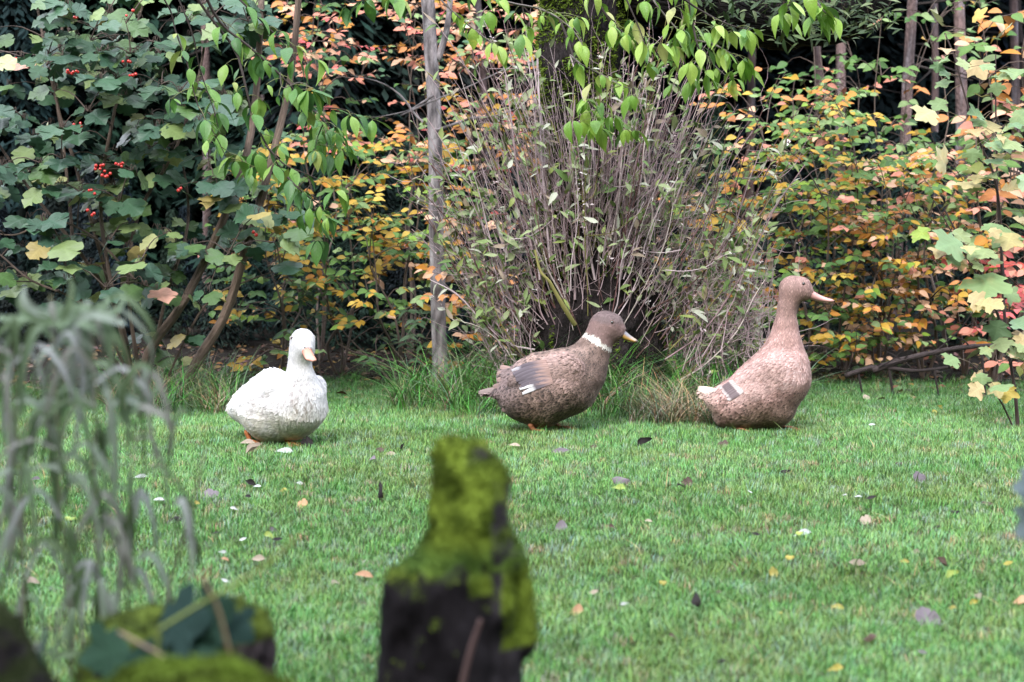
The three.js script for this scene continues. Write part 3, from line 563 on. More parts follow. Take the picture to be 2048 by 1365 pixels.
// speckled brown duck in front of the old tree
duck({
  seed: 32, label: 'speckled brown duck with a white collar leaning forward before the old tree', cx: 1095, foot: 864, footY: 864, depth: 7.45, yaw: 0.0, lat: [0, 0, 1], k: 18, feathers: 13500, ruffle: 0.42,
  joints: [[970, 786, 0, 2, 3], [1002, 786, 0, 7, 2], [1036, 784, 0, 37, 1.2], [1078, 778, 0, 69, 0.95], [1131, 764, 0, 62, 1.0], [1166, 737, 0, 45, 1.0], [1183, 707, 0, 31, 1.0], [1194, 685, 0, 25, 1], [1210, 654, 0, 28, 0.82], [1224, 655, 0, 21, 0.9], [1084, 814, 0, 34, 1.15], [1011, 751, 0, 15, 1.3], [1234, 662, 0, 11, 1], [1046, 806, 0, 33, 1.2], [1138, 738, 51, 30, 0.55], [1034, 756, 44, 16, 0.6], [1138, 738, -51, 30, 0.55], [1034, 756, -44, 16, 0.6]],
  bones: [[0, 1], [1, 2], [2, 3], [3, 4], [4, 5], [5, 6], [6, 7], [7, 8], [8, 9], [10, 4], [11, 2], [9, 12], [13, 10], [14, 15, 5], [16, 17, 5]],
  flow: ([u, v], b) => (u > 1150 && v < 740 ? [-0.5, 0.85, 0] : u > 1190 ? [-0.3, 1, 0] : [-1, v < 740 ? 0.25 : 0.45, 0]),
  featherLen: (u, v) => (v < 690 && u > 1165 ? 0.01 : u > 1140 ? 0.014 : 0.021),
  color: (u, v, w, o) => {
    const n = N3(u * 0.05, v * 0.05, w * 0.05), s = (u - 1183) * 0.5 + (v - 705) * -0.86, onNeck = u > 1150 && v < 716;
    let c = mix3([0.28, 0.19, 0.162], [0.175, 0.114, 0.095], 0.5 + 1.6 * n);
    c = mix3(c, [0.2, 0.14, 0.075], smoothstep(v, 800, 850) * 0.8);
    c = mix3(c, [0.19, 0.135, 0.137], (1 - smoothstep(u, 1020, 1070)) * 0.8);
    if (o.spot) {
      const flank = soft(ell(u, v, 1085, 805, 100, 45), 0.5, 1.5), br = soft(ell(u, v, 1170, 770, 60, 70), 0.6, 1.3), back = soft(ell(u, v, 1100, 730, 70, 28), 0.5, 1.4);
      if (R() < 0.7 * flank + 0.06) { o.center = [0.014, 0.01, 0.01]; o.narrow = 0.46; o.off = 0.0009; o.size = rr(0.6, 1.0); o.edge = tint(c, rr(0.5, 1.1)); }
      else if (R() < br * 0.6) { o.center = c.map((x) => x * 0.16); o.off = 0.0009; o.size = 0.75; o.narrow = 0.36; o.edge = tint(c, rr(0.6, 1.1)); }
      else if (R() < back) { o.center = c.map((x) => x * 0.35); o.edge = c.map((x) => x * 1.5); o.narrow = 0.3; } else o.center = tint(c, rr(0.4, 0.8));
    }
    const wg = ell(u, v, 1124, 738, 44, 36, -0.28);
    if (o.spot && wg < 1 && Math.abs(w) > 12) {
      const tk = rr(0.6, 1.5), te = rr(0.8, 1.15); if (R() < 0.4) o.skip = true; else { o.size = 1.35; o.narrow = 0.25; o.off = 0.001; o.lift = rr(0.0, 0.02); o.center = [0.1, 0.065, 0.057].map((x) => x * tk); o.edge = [0.34, 0.225, 0.2].map((x) => x * te); }
    } else if (o.spot && v > 770 && R() < 0.2) { o.size = 1.1; o.narrow = 0.42; o.off = 0.001; o.center = [0.03, 0.022, 0.02]; o.edge = c.map((x) => x * 1.15); }
    if (onNeck) {
      if (s > 21 + 3 * n && s < 34 - (u > 1200 ? 5 : 0) - (u < 1182 ? 4 : 0)) { c = [0.66, 0.63, 0.58]; o.center = o.edge = null; }
      else if (s >= 32) { c = mix3([0.21, 0.133, 0.125], [0.145, 0.1, 0.1], soft(ell(u, v, 1222, 632, 38, 14), 0.5, 1.4)); if (o.spot && R() < 0.3) o.center = c.map((x) => x * 0.7); else o.center = null; o.edge = null; }
    }
    return c;
  },
  quills: [[[1024, 778, 12], [957, 785, 4], 7, [0.2, 0.15, 0.14], [0.16, 0.12, 0.11], [0, 0.6, 1]], [[1024, 788, 8], [963, 790, -4], 7, [0.2, 0.15, 0.14], [0.16, 0.12, 0.11], [0, 0.3, 1]],
    [[1030, 744, 14], [1000, 733, 10], 6, [0.3, 0.2, 0.18], [0.25, 0.17, 0.15], [0, 0.4, 1]], [[1028, 752, 20], [994, 745, 16], 6, [0.27, 0.18, 0.165], [0.25, 0.17, 0.15], [0, 0.3, 1]], [[1026, 760, 24], [993, 758, 20], 6, [0.3, 0.2, 0.185], [0.25, 0.17, 0.15], [0, 0.2, 1]], [[1022, 770, 24], [986, 772, 18], 6, [0.25, 0.17, 0.16], [0.25, 0.17, 0.15], [0, 0.2, 1]], [[1028, 792, 30], [998, 800, 22], 6, [0.22, 0.15, 0.145], [0.2, 0.14, 0.13], [0, 0, 1]], [[1030, 806, 32], [1004, 820, 24], 6, [0.22, 0.15, 0.145], [0.2, 0.14, 0.13], [0, -0.1, 1]],
  ],
  wing: [
    { n: 13, jit: 4, a0: [1092, 718], a1: [1104, 758], b0: [1026, 738], b1: [1044, 778], w: 4.6, bow: 3, color: (q, k) => (k > 0.86 && q > 0.64 ? [0.56, 0.55, 0.57] : k < 0.12 && q > 0.86 ? [0.42, 0.4, 0.44] : mix3([0.3, 0.19, 0.165], [0.1, 0.08, 0.1], smoothstep(q + 0.12 * Math.sin(k * 40), 0.1, 0.5))) },
  ],
  bill: { base: [1231, 657, 0], tip: [1276, 689, 0], width: 0.23, high: 0.235, color: (q, sy) => (q > 0.9 ? [0.08, 0.06, 0.06] : sy < 0.25 && q > 0.3 ? [0.5, 0.29, 0.08] : mix3([0.17, 0.165, 0.19], [0.4, 0.3, 0.22], smoothstep(q, 0.5, 0.95))) },
  eye: [1222, 643, 0], lidMat: stdMat([0.15, 0.1, 0.085]), legs: [[1068, 838, 24, 1068, 26], [1112, 838, -20, 1120, -18]], legColor: [0.3, 0.12, 0.06],
});

// white duck, turned towards the camera
duck({
  seed: 33, label: 'white duck with a pale pink bill turned towards the camera on the lawn', cx: 556, foot: 889, footY: 889, depth: 7.1, lat: [-0.62, 0, 0.78], headLat: [0.88, 0, -0.47], k: 18, feathers: 12500, ruffle: 0.3, front: [0.7, 0, 0.7],
  joints: [[456, 825, -75, 6, 2.2], [478, 823, -60, 20, 1.5], [506, 816, -40, 43, 1.15], [548, 810, -5, 65, 1.0], [598, 803, 30, 57, 1.05], [606, 776, 40, 37, 1], [607, 746, 48, 22, 1], [606, 718, 50, 17.5, 1], [612, 694, 55, 20.5, 0.95], [614, 676, 60, 19.5, 0.92], [540, 840, 0, 40, 1.1], [592, 842, 22, 34, 1.1], [545, 757, 10, 16, 1.2], [619, 688, 74, 10, 1], [547, 776, 51, 29, 0.55], [480, 806, -6, 13, 0.6], [630, 776, -4, 26, 0.8]],
  bones: [[0, 1], [1, 2], [2, 3], [3, 4], [4, 5], [5, 6], [6, 7], [7, 8], [8, 9], [10, 11], [12, 3], [9, 13], [14, 15, 5], [16, 4, 10]],
  flow: ([u, v], b) => (u > 570 && v < 850 ? [-0.12, 1, 0] : [-1, 0.35, -0.6]),
  featherLen: (u, v) => (v < 725 ? 0.01 : u > 570 ? 0.014 : 0.02),
  color: (u, v, w, o) => {
    const n = N3(u * 0.06, v * 0.04, w * 0.06), n2 = N3(u * 0.22, v * 0.09, w * 0.2);
    let c = [0.7, 0.69, 0.71];
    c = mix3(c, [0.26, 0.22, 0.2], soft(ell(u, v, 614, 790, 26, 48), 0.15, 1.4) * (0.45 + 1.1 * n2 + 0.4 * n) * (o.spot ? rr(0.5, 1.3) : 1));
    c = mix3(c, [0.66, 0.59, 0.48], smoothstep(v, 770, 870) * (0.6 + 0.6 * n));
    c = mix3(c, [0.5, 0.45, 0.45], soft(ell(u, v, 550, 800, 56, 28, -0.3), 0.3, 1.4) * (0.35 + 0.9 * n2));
    
    if (o.spot) o.center = tint(c, rr(0.8, 1)); 
    return c;
  },
  quills: [[[480, 818, -45], [452, 822, -70], 8, [0.84, 0.83, 0.82], [0.8, 0.79, 0.78], [0, 0.5, 1]], [[480, 826, -45], [454, 830, -68], 8, [0.84, 0.83, 0.82], [0.8, 0.79, 0.78], [0, 0.2, 1]]],
  wing: [],
  bill: { base: [618, 683, 72], tip: [637, 717, 100], width: 0.27, high: 0.25, lat: [0.92, -0.1, -0.38], color: (q, sy) => mix3([0.56, 0.2, 0.13], [0.64, 0.29, 0.22], q).map((x) => x * (sy < -0.1 ? 0.8 : 1)) },
  eye: [611, 670, 60], lidMat: stdMat([0.5, 0.45, 0.43]), legs: [[503, 846, 0, 500, 2], [578, 850, 25, 580, 28]], legColor: [0.5, 0.17, 0.07],
});
// ---------------------------------------------------------------- shrubs of the hedge
const C = {
  green: [0.07, 0.165, 0.035], mid: [0.12, 0.235, 0.05], blue: [0.075, 0.165, 0.085], pale: [0.24, 0.35, 0.14], lime: [0.22, 0.36, 0.04], olive: [0.17, 0.2, 0.04],
  gold: [0.48, 0.29, 0.03], yellow: [0.54, 0.38, 0.06], amber: [0.54, 0.23, 0.03], orange: [0.6, 0.25, 0.08], coral: [0.64, 0.26, 0.18], pink: [0.66, 0.14, 0.14], red: [0.55, 0.09, 0.07], peach: [0.68, 0.42, 0.27], brown: [0.2, 0.1, 0.05],
};
function weighted(list) { let s = 0; for (const [, w] of list) s += w; let x = R() * s; for (const [c, w] of list) if ((x -= w) <= 0) return c; return list[0][0]; }
const twigMat = stdMat([0.1, 0.075, 0.065]), stemMat = new THREE.MeshStandardMaterial({ roughness: 0.85, map: barkMap, bumpMap: barkBump, bumpScale: 0.004 }); stemMat.color.setRGB(0.2, 0.15, 0.125);
const greyBark = new THREE.MeshStandardMaterial({ roughness: 0.9, vertexColors: true, map: barkMap, bumpMap: barkBump, bumpScale: 0.008 });
// bases: [photograph x, depth]; regions: [x0, y0, x1, y1, clusters]; depth: range that the clusters fill
function shrub({ name = 'shrub', label, category = 'shrub', bases, regions, depth, kind = 'hedge', size, perCluster = 6, palette, max = 190, seed, flat = 0.75, skip, stems = 1, matOpt, twigR = 0.0016, stemR = 0.009, stemMaterial = stemMat, clusterLen = 0.16 }) {
  R = rng(seed);
  const roots = bases.map(([x, d]) => { const p = at(x, 700, d); p.y = groundY(p.x, p.z); return p; }), o = roots.reduce((a, b) => a.clone().add(b)).multiplyScalar(1 / roots.length); o.y = groundY(o.x, o.z);
  const t = thing(name, label, category, o); t.updateMatrixWorld(true);
  const leaves = new Leaves(t, kind, { max, matOpt, key: kind });
  const spots = [];
  for (const [x0, y0, x1, y1, n] of regions) for (let i = 0; i < n; i++) { let u, v, k = 0; do { u = rr(x0, x1); v = rr(y0, y1); } while (skip && skip(u, v) && k++ < 30); spots.push([at(u, v, rr(...depth)), u, v]); }
  // main stems climb from the roots to the upper clusters
  const high = [...spots].sort((a, b) => b[0].y - a[0].y), mains = [];
  roots.forEach((r, i) => { for (let k = 0; k < stems; k++) {
    const near = high.slice(0, Math.ceil(high.length * 0.5)).sort((a, b) => Math.abs(a[0].x - r.x) - Math.abs(b[0].x - r.x)), e = near[Math.floor(R() * Math.min(near.length, 14))][0];
    const pts = [0, 0.2, 0.45, 0.7, 1].map((q) => r.clone().lerp(e, q).add(V(rr(-1, 1), 0, rr(-1, 1)).multiplyScalar(0.1 * Math.sin(q * 3.1)))); pts[0].y -= 0.05;
    mains.push(pts); part('stem', tubeGeo(pts.map((p) => p.clone().sub(o)), stemR * rr(0.8, 1.3), stemR * 0.25, { sides: 6, seg: 12, rough: 0.1 }), stemMaterial, t);
  } });
  const samples = mains.flatMap((pts) => { const c = new THREE.CatmullRomCurve3(pts); return c.getPoints(16); });
  const gb = new GB();
  for (const [p, u, v] of spots) {
    let best = samples[0], bd = 1e9; for (const q of samples) { const d = q.distanceTo(p) + Math.max(0, q.y - p.y + 0.02) * 1.5; if (d < bd) { bd = d; best = q; } }
    const len = best.distanceTo(p), out = p.clone().sub(best).setY(0); if (out.length() < 0.01) out.set(rr(-1, 1), 0, rr(-1, 1)); out.normalize().add(V(rr(-0.5, 0.5), rr(-0.1, 0.35), rr(-0.2, 0.7))).normalize();
    const mid = best.clone().lerp(p, 0.55).add(V(0, Math.min(0.1, len * 0.2), 0)), end = p.clone().addScaledVector(out, clusterLen);
    tube(gb, [best, mid, p, end].map((q) => q.clone().sub(o)), (q) => lerp(1.7, 0.6, q) * twigR * (1 + len), { sides: 4, seg: 7 });
    if (samples.length < 900) samples.push(p.clone(), mid.clone());
    const curve = new THREE.CatmullRomCurve3([mid, p, end]), base = palette(u, v);
    for (let k = 0; k < perCluster; k++) {
      const q = (k + 0.6) / perCluster, a = curve.getPoint(0.25 + 0.75 * q), sd = k % 2 ? 1 : -1, tg = curve.getTangent(q), lat = tg.clone().cross(V(0, 1, 0)).normalize();
      const dir = lat.multiplyScalar(sd).addScaledVector(tg, rr(0.3, 1.0)).add(V(0, rr(-0.55, 0.15), rr(0, 0.5))).normalize(), nrm = V(rr(-0.6, 0.6), flat, rr(0.2, 1.15));
      leaves.add(a.sub(o), dir, nrm, rr(...size), R() < 0.55 ? base : palette(u, v), rr(0.85, 1.15));
    }
  }
  part('twigs', gb.build(), twigMat, t, 'stuff');
  leaves.done();
  return { t, o, roots, spots };
}
const treeGap = (u, v) => u > 1080 && u < 1400 && v > 350;
shrub({ label: 'golden and green leaved shrub between the white duck and the slim grey trunk', bases: [[560, 9.9], [680, 10], [790, 9.8]], stems: 3, seed: 1, depth: [9.3, 10.3], size: [0.044, 0.07], perCluster: 9, max: 230,
  regions: [[470, 290, 905, 520, 150], [440, 500, 900, 640, 84], [470, 640, 900, 740, 16]],
  palette: (u, v) => weighted([[C.green, 1.8 + (v > 520 ? 1.5 : 0)], [C.mid, 2.2], [C.lime, 0.7], [C.gold, 2.6], [C.yellow, 1.3], [C.amber, 0.8], [C.pale, 0.6], [C.peach, 0.3], [C.coral, 0.08]]) });
shrub({ label: 'coral and orange leaved shrub rising behind the slim grey trunk', bases: [[640, 10.6], [820, 10.7], [980, 10.5]], stems: 3, seed: 2, depth: [10.0, 11.0], size: [0.044, 0.07], perCluster: 7, max: 210,
  regions: [[560, -40, 1120, 120, 120], [600, 100, 1100, 340, 150], [900, 320, 1060, 470, 14]], skip: (u, v) => N3(u * 0.006, v * 0.006, 5) < -0.26,
  palette: (u, v) => weighted([[C.peach, 2], [C.orange, 1.8], [C.coral, v < 230 ? 1.7 : 0.6], [C.pink, 0.4], [C.pale, 1.0], [C.blue, 1.1], [C.green, 1.2], [C.gold, v > 180 ? 1.2 : 0.5], [C.amber, 0.6]]) });
shrub({ label: 'low orange leaved bush at the left foot of the old tree', bases: [[960, 9.5]], stems: 4, seed: 3, depth: [9.0, 9.7], size: [0.05, 0.075], max: 150, stemR: 0.006,
  regions: [[895, 540, 1060, 735, 30], [880, 440, 1000, 600, 14]],
  palette: () => weighted([[C.peach, 1.8], [C.orange, 1.6], [C.amber, 1], [C.green, 1.3], [C.gold, 0.8], [C.coral, 0.5], [C.pale, 0.5]]) });
shrub({ label: 'green and yellow hedge shrub behind the neck of the buff duck', bases: [[1500, 10], [1610, 9.8], [1690, 10]], stems: 3, seed: 4, depth: [9.3, 10.5], size: [0.042, 0.068], perCluster: 9, max: 230,
  regions: [[1440, 180, 1720, 420, 130], [1420, 400, 1740, 640, 130], [1590, 620, 1760, 735, 34], [1340, 380, 1480, 640, 34]],
  palette: (u, v) => weighted([[C.green, 2.2], [C.mid, 2.8], [C.lime, 1.0], [C.gold, 1.7], [C.yellow, 0.7], [C.amber, 0.8], [C.pale, 1.0], [C.peach, 0.5], [C.orange, 0.6], [C.coral, 0.4]]) });
shrub({ label: 'orange and yellow leaved hedge shrub between the buff duck and the sapling', bases: [[1760, 9.9], [1850, 9.8], [1930, 10]], stems: 3, seed: 5, depth: [9.2, 10.4], size: [0.042, 0.068], perCluster: 9, max: 230,
  regions: [[1700, 310, 1960, 470, 115], [1700, 450, 1960, 620, 112], [1690, 600, 1900, 720, 34]],
  palette: (u, v) => weighted([[C.green, 1.7], [C.mid, 2.3], [C.gold, 1.9], [C.amber, 0.9], [C.orange, 1.2], [C.peach, 1.8], [C.coral, 0.8], [C.pale, 0.9], [C.yellow, 0.8], [C.lime, 0.4]]) });
shrub({ label: 'tall thin green shrub in front of the pine trunks', bases: [[1650, 10.7], [1770, 10.8], [1900, 10.6]], stems: 2, seed: 6, depth: [10.2, 11.2], size: [0.055, 0.085], perCluster: 5, max: 130,
  regions: [[1560, 120, 1840, 330, 44], [1780, 250, 1960, 360, 30], [1620, -30, 1990, 140, 24]],
  palette: () => weighted([[C.mid, 2], [C.green, 1.4], [C.pale, 0.9], [C.coral, 0.5], [C.orange, 0.4], [C.gold, 0.5]]) });
shrub({ label: 'pink and red leaved shrub at the right edge behind the sapling', bases: [[2000, 9.7], [2080, 9.8]], stems: 3, seed: 7, depth: [9.2, 9.9], size: [0.055, 0.08], max: 140,
  regions: [[1905, 480, 2080, 660, 40]],
  palette: () => weighted([[C.pink, 2.4], [C.coral, 1.6], [C.red, 0.4], [C.peach, 0.8], [C.green, 0.5], [C.orange, 0.5]]) });
shrub({ label: 'peach and green shrub with broad leaves at the upper right edge', bases: [[1990, 9.6], [2070, 9.7]], stems: 3, seed: 8, depth: [9.3, 10.2], size: [0.08, 0.115], perCluster: 5, max: 170,
  regions: [[1940, -20, 2090, 200, 15], [1930, 200, 2090, 480, 38], [1960, 640, 2090, 740, 8]],
  palette: () => weighted([[C.peach, 1.2], [C.orange, 1.2], [C.olive, 1], [C.mid, 1.6], [C.pale, 0.9], [C.amber, 0.7], [C.coral, 0.5]]) });
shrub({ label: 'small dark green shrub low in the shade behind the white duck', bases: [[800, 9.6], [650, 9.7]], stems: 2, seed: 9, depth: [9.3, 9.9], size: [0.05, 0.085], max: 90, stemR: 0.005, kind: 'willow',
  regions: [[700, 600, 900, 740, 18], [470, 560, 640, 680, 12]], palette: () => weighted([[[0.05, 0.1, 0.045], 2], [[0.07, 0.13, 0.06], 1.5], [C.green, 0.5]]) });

// ---------------------------------------------------------------- guelder rose at the left
{
  R = rng(21);
  const o = at(330, 780, 8.9); o.y = groundY(o.x, o.z);
  const t = thing('guelder_rose', 'large dark green bush with lobed leaves and red berries at the left', 'bush', o); t.updateMatrixWorld(true);
  const leaves = new Leaves(t, 'guelder', { max: 300, key: 'guelder', matOpt: { rough: 0.42, trans: 0.22, bump: 0.0014, spec: 0.9 } });
  const trunkCol = (t2, a, p) => { const n = clamp(0.5 + fbm(p.x * 14, p.y * 10, p.z * 14), 0, 1); return [lerp(0.13, 0.3, n), lerp(0.09, 0.215, n), lerp(0.075, 0.17, n)]; };
  const S = (d, r0, r1, ...pts) => { const w = pts.map(([u, v], i) => at(u, v, d + 0.06 * Math.sin(i * 2 + u))); w[0].y = Math.min(w[0].y, groundY(w[0].x, w[0].z) + (pts[0][1] > 690 ? -0.03 : 9)); const g = new GB(); tube(g, w.map((p) => p.clone().sub(o)), (q) => lerp(r0, r1, q), { sides: 8, seg: 22, rough: 0.12, rs: 16, col: trunkCol }); part('stem', g.build(), greyBark, t); return w; };
  const st = [
    S(8.7, 0.024, 0.014, [285, 770], [292, 715], [360, 615], [410, 520], [450, 430], [490, 320], [510, 200], [520, 60], [525, -60]),
    S(8.75, 0.026, 0.014, [350, 790], [390, 730], [450, 630], [490, 500], [515, 420], [545, 310], [580, 160], [600, -40]),
    S(8.8, 0.012, 0.006, [270, 780], [240, 640], [170, 520], [60, 380], [-30, 250]),
    S(8.8, 0.010, 0.005, [280, 780], [215, 560], [150, 330], [110, 180], [130, 20], [140, -60]),
    S(8.6, 0.011, 0.005, [280, 780], [230, 610], [200, 400], [225, 240], [250, 130], [300, -40]),
    S(8.9, 0.010, 0.005, [290, 780], [160, 600], [140, 420], [120, 250], [90, 100], [60, -60]),
    S(8.7, 0.010, 0.005, [290, 780], [255, 560], [280, 420], [350, 300], [400, 140], [420, -30]),
    S(8.85, 0.009, 0.004, [285, 775], [330, 600], [375, 450], [365, 330], [330, 230]),
    S(8.6, 0.008, 0.003, [290, 720], [210, 660], [150, 600], [60, 560], [0, 510], [-40, 480]),
    S(8.5, 0.006, 0.003, [270, 560], [180, 470], [100, 440], [30, 470], [-40, 460]),
    S(8.7, 0.006, 0.003, [300, 705], [420, 600], [500, 560], [560, 540]),
  ];
  const samples = st.slice(2).flatMap((w) => new THREE.CatmullRomCurve3(w).getPoints(24)).concat(new THREE.CatmullRomCurve3(st[0].slice(4)).getPoints(20), new THREE.CatmullRomCurve3(st[1].slice(4)).getPoints(20));
  const gb = new GB(), twigs = (best, p, r) => tube(gb, [best, best.clone().lerp(p, 0.5).add(V(0, 0.03, 0)), p].map((q) => q.clone().sub(o)), (q) => lerp(r * 1.6, r * 0.7, q), { sides: 5, seg: 5 });
  const nearest = (p) => { let b = samples[0], bd = 1e9; for (const q of samples) { const d = q.distanceTo(p) + Math.max(0, q.y - p.y) * 1.2; if (d < bd) { bd = d; b = q; } } return b; };
  const pal = (v) => weighted([[[0.045, 0.115, 0.055], 3], [[0.04, 0.1, 0.058], 2.5], [[0.085, 0.165, 0.05], 1.3], [[0.2, 0.28, 0.1], 0.9 + (v > 380 ? 1.2 : 0)], [[0.36, 0.38, 0.17], v > 330 ? 0.8 : 0.25], [[0.5, 0.4, 0.14], v > 380 ? 0.4 : 0.05], [[0.6, 0.32, 0.24], v > 400 ? 0.14 : 0.02]]);
  const regions = [[-60, -40, 340, 120, 46], [-60, 100, 340, 330, 76], [320, -40, 560, 150, 18], [300, 140, 470, 420, 36], [-60, 320, 300, 600, 66], [440, 340, 600, 560, 16], [250, 430, 420, 590, 16], [240, 600, 420, 730, 3]];
  for (const [x0, y0, x1, y1, n] of regions) for (let i = 0; i < n; i++) {
    const u = rr(x0, x1), v = rr(y0, y1); if (u < 80 && v < 300 && R() < 0.6) continue;
    const p = at(u, v, rr(8.2, 9.0)), b = nearest(p); twigs(b, p, 0.0022); samples.push(p.clone());
    const m = 2 + (R() < 0.5 ? 1 : 0) + (R() < 0.25 ? 1 : 0), a0 = R() * 6.28;
    for (let k = 0; k < m; k++) {
      const a = a0 + k * (m === 2 ? Math.PI : 2.1) + rr(-0.3, 0.3), dir = V(Math.cos(a), rr(-0.75, -0.05), Math.sin(a) * 0.9 + 0.3).normalize(), q = p.clone().addScaledVector(dir, rr(0.015, 0.03));
      twigs(p, q, 0.0012); leaves.add(q.sub(o), dir, V(rr(-0.35, 0.35), 1, rr(0.2, 0.8)), rr(0.068, 0.122), pal(v), rr(0.85, 1.15));
    }
  }
  part('twigs', gb.build(), twigMat, t, 'stuff');
  leaves.done();
  const berry = new THREE.MeshPhysicalMaterial({ roughness: 0.25, clearcoat: 0.6 }); berry.color.setRGB(0.5, 0.025, 0.02);
  for (const [u, v, n] of [[18, 120, 5], [142, 142, 8], [150, 38, 3], [252, 118, 3], [266, 150, 3], [195, 335, 6], [212, 348, 5], [238, 332, 4], [190, 382, 3], [355, 380, 2], [512, 338, 2], [518, 467, 2], [180, 425, 3], [265, 28, 2], [150, 250, 3]]) {
    const c = at(u, v, 8.25), b = nearest(c), g = new GB();
    for (let i = 0; i < n; i++) { const p = c.clone().add(V(rr(-0.026, 0.026), rr(-0.014, 0.014), rr(-0.02, 0.02))), s = new THREE.SphereGeometry(rr(0.0062, 0.0085), 10, 8); g.add(s, new THREE.Matrix4().setPosition(p.sub(o))); }
    const cl = part('berry_cluster', g.build(), berry, t); const g2 = new GB(); tube(g2, [b.clone().sub(o), c.clone().sub(o).add(V(0, 0.02, 0)), c.clone().sub(o)], () => 0.0011, { sides: 4, seg: 4 }); part('stalk', g2.build(), twigMat, cl);
  }
}

// ---------------------------------------------------------------- slim grey trunk
{
  R = rng(41);
  const o = at(880, 770, 9.2); o.y = groundY(o.x, o.z);
  const t = thing('slim_tree', 'slim grey lichen-spotted trunk between the golden shrub and the old tree', 'tree', o);
  const col = (q, a, p) => { const n = clamp(0.5 + 1.1 * fbm(p.x * 22, p.y * 9, p.z * 22), 0, 1), l = N3(p.x * 50, p.y * 30, p.z * 50) > 0.34 ? 0.16 : 0; return [lerp(0.06, 0.34, n) + l, lerp(0.052, 0.3, n) + l, lerp(0.056, 0.31, n) + l]; };
  const W = (pts, d) => pts.map(([u, v]) => at(u, v, d).sub(o));
  const limb = (n, pts, r0, r1, d = 9.2, seg = 40, parent = t) => { const g = new GB(); tube(g, W(pts, d), (q) => lerp(r0, r1, q) * (n === 'trunk' ? 1 + 0.5 * Math.exp(-q * 24) : 1), { sides: 10, seg, rough: 0.1, rs: 14, col }); return part(n, g.build(), greyBark, parent); };
  const tr = limb('trunk', [[882, 800], [880, 740], [876, 600], [872, 420], [869, 230], [862, 110], [856, 10], [840, -120]], 0.039, 0.031);
  limb('branch', [[876, 120], [893, 60], [900, 0], [905, -80]], 0.017, 0.012, 9.2, 16);
  limb('branch', [[870, 262], [910, 248], [945, 236], [985, 233], [1040, 215]], 0.009, 0.003, 9.15, 14);
  limb('branch', [[868, 190], [820, 220], [790, 228], [740, 236]], 0.007, 0.002, 9.1, 14);
  limb('branch', [[872, 255], [840, 240], [800, 190], [760, 165], [700, 150]], 0.008, 0.002, 9.25, 14);
  limb('branch', [[800, 232], [870, 200], [940, 172], [1010, 138]], 0.005, 0.003, 9.0, 12);
}

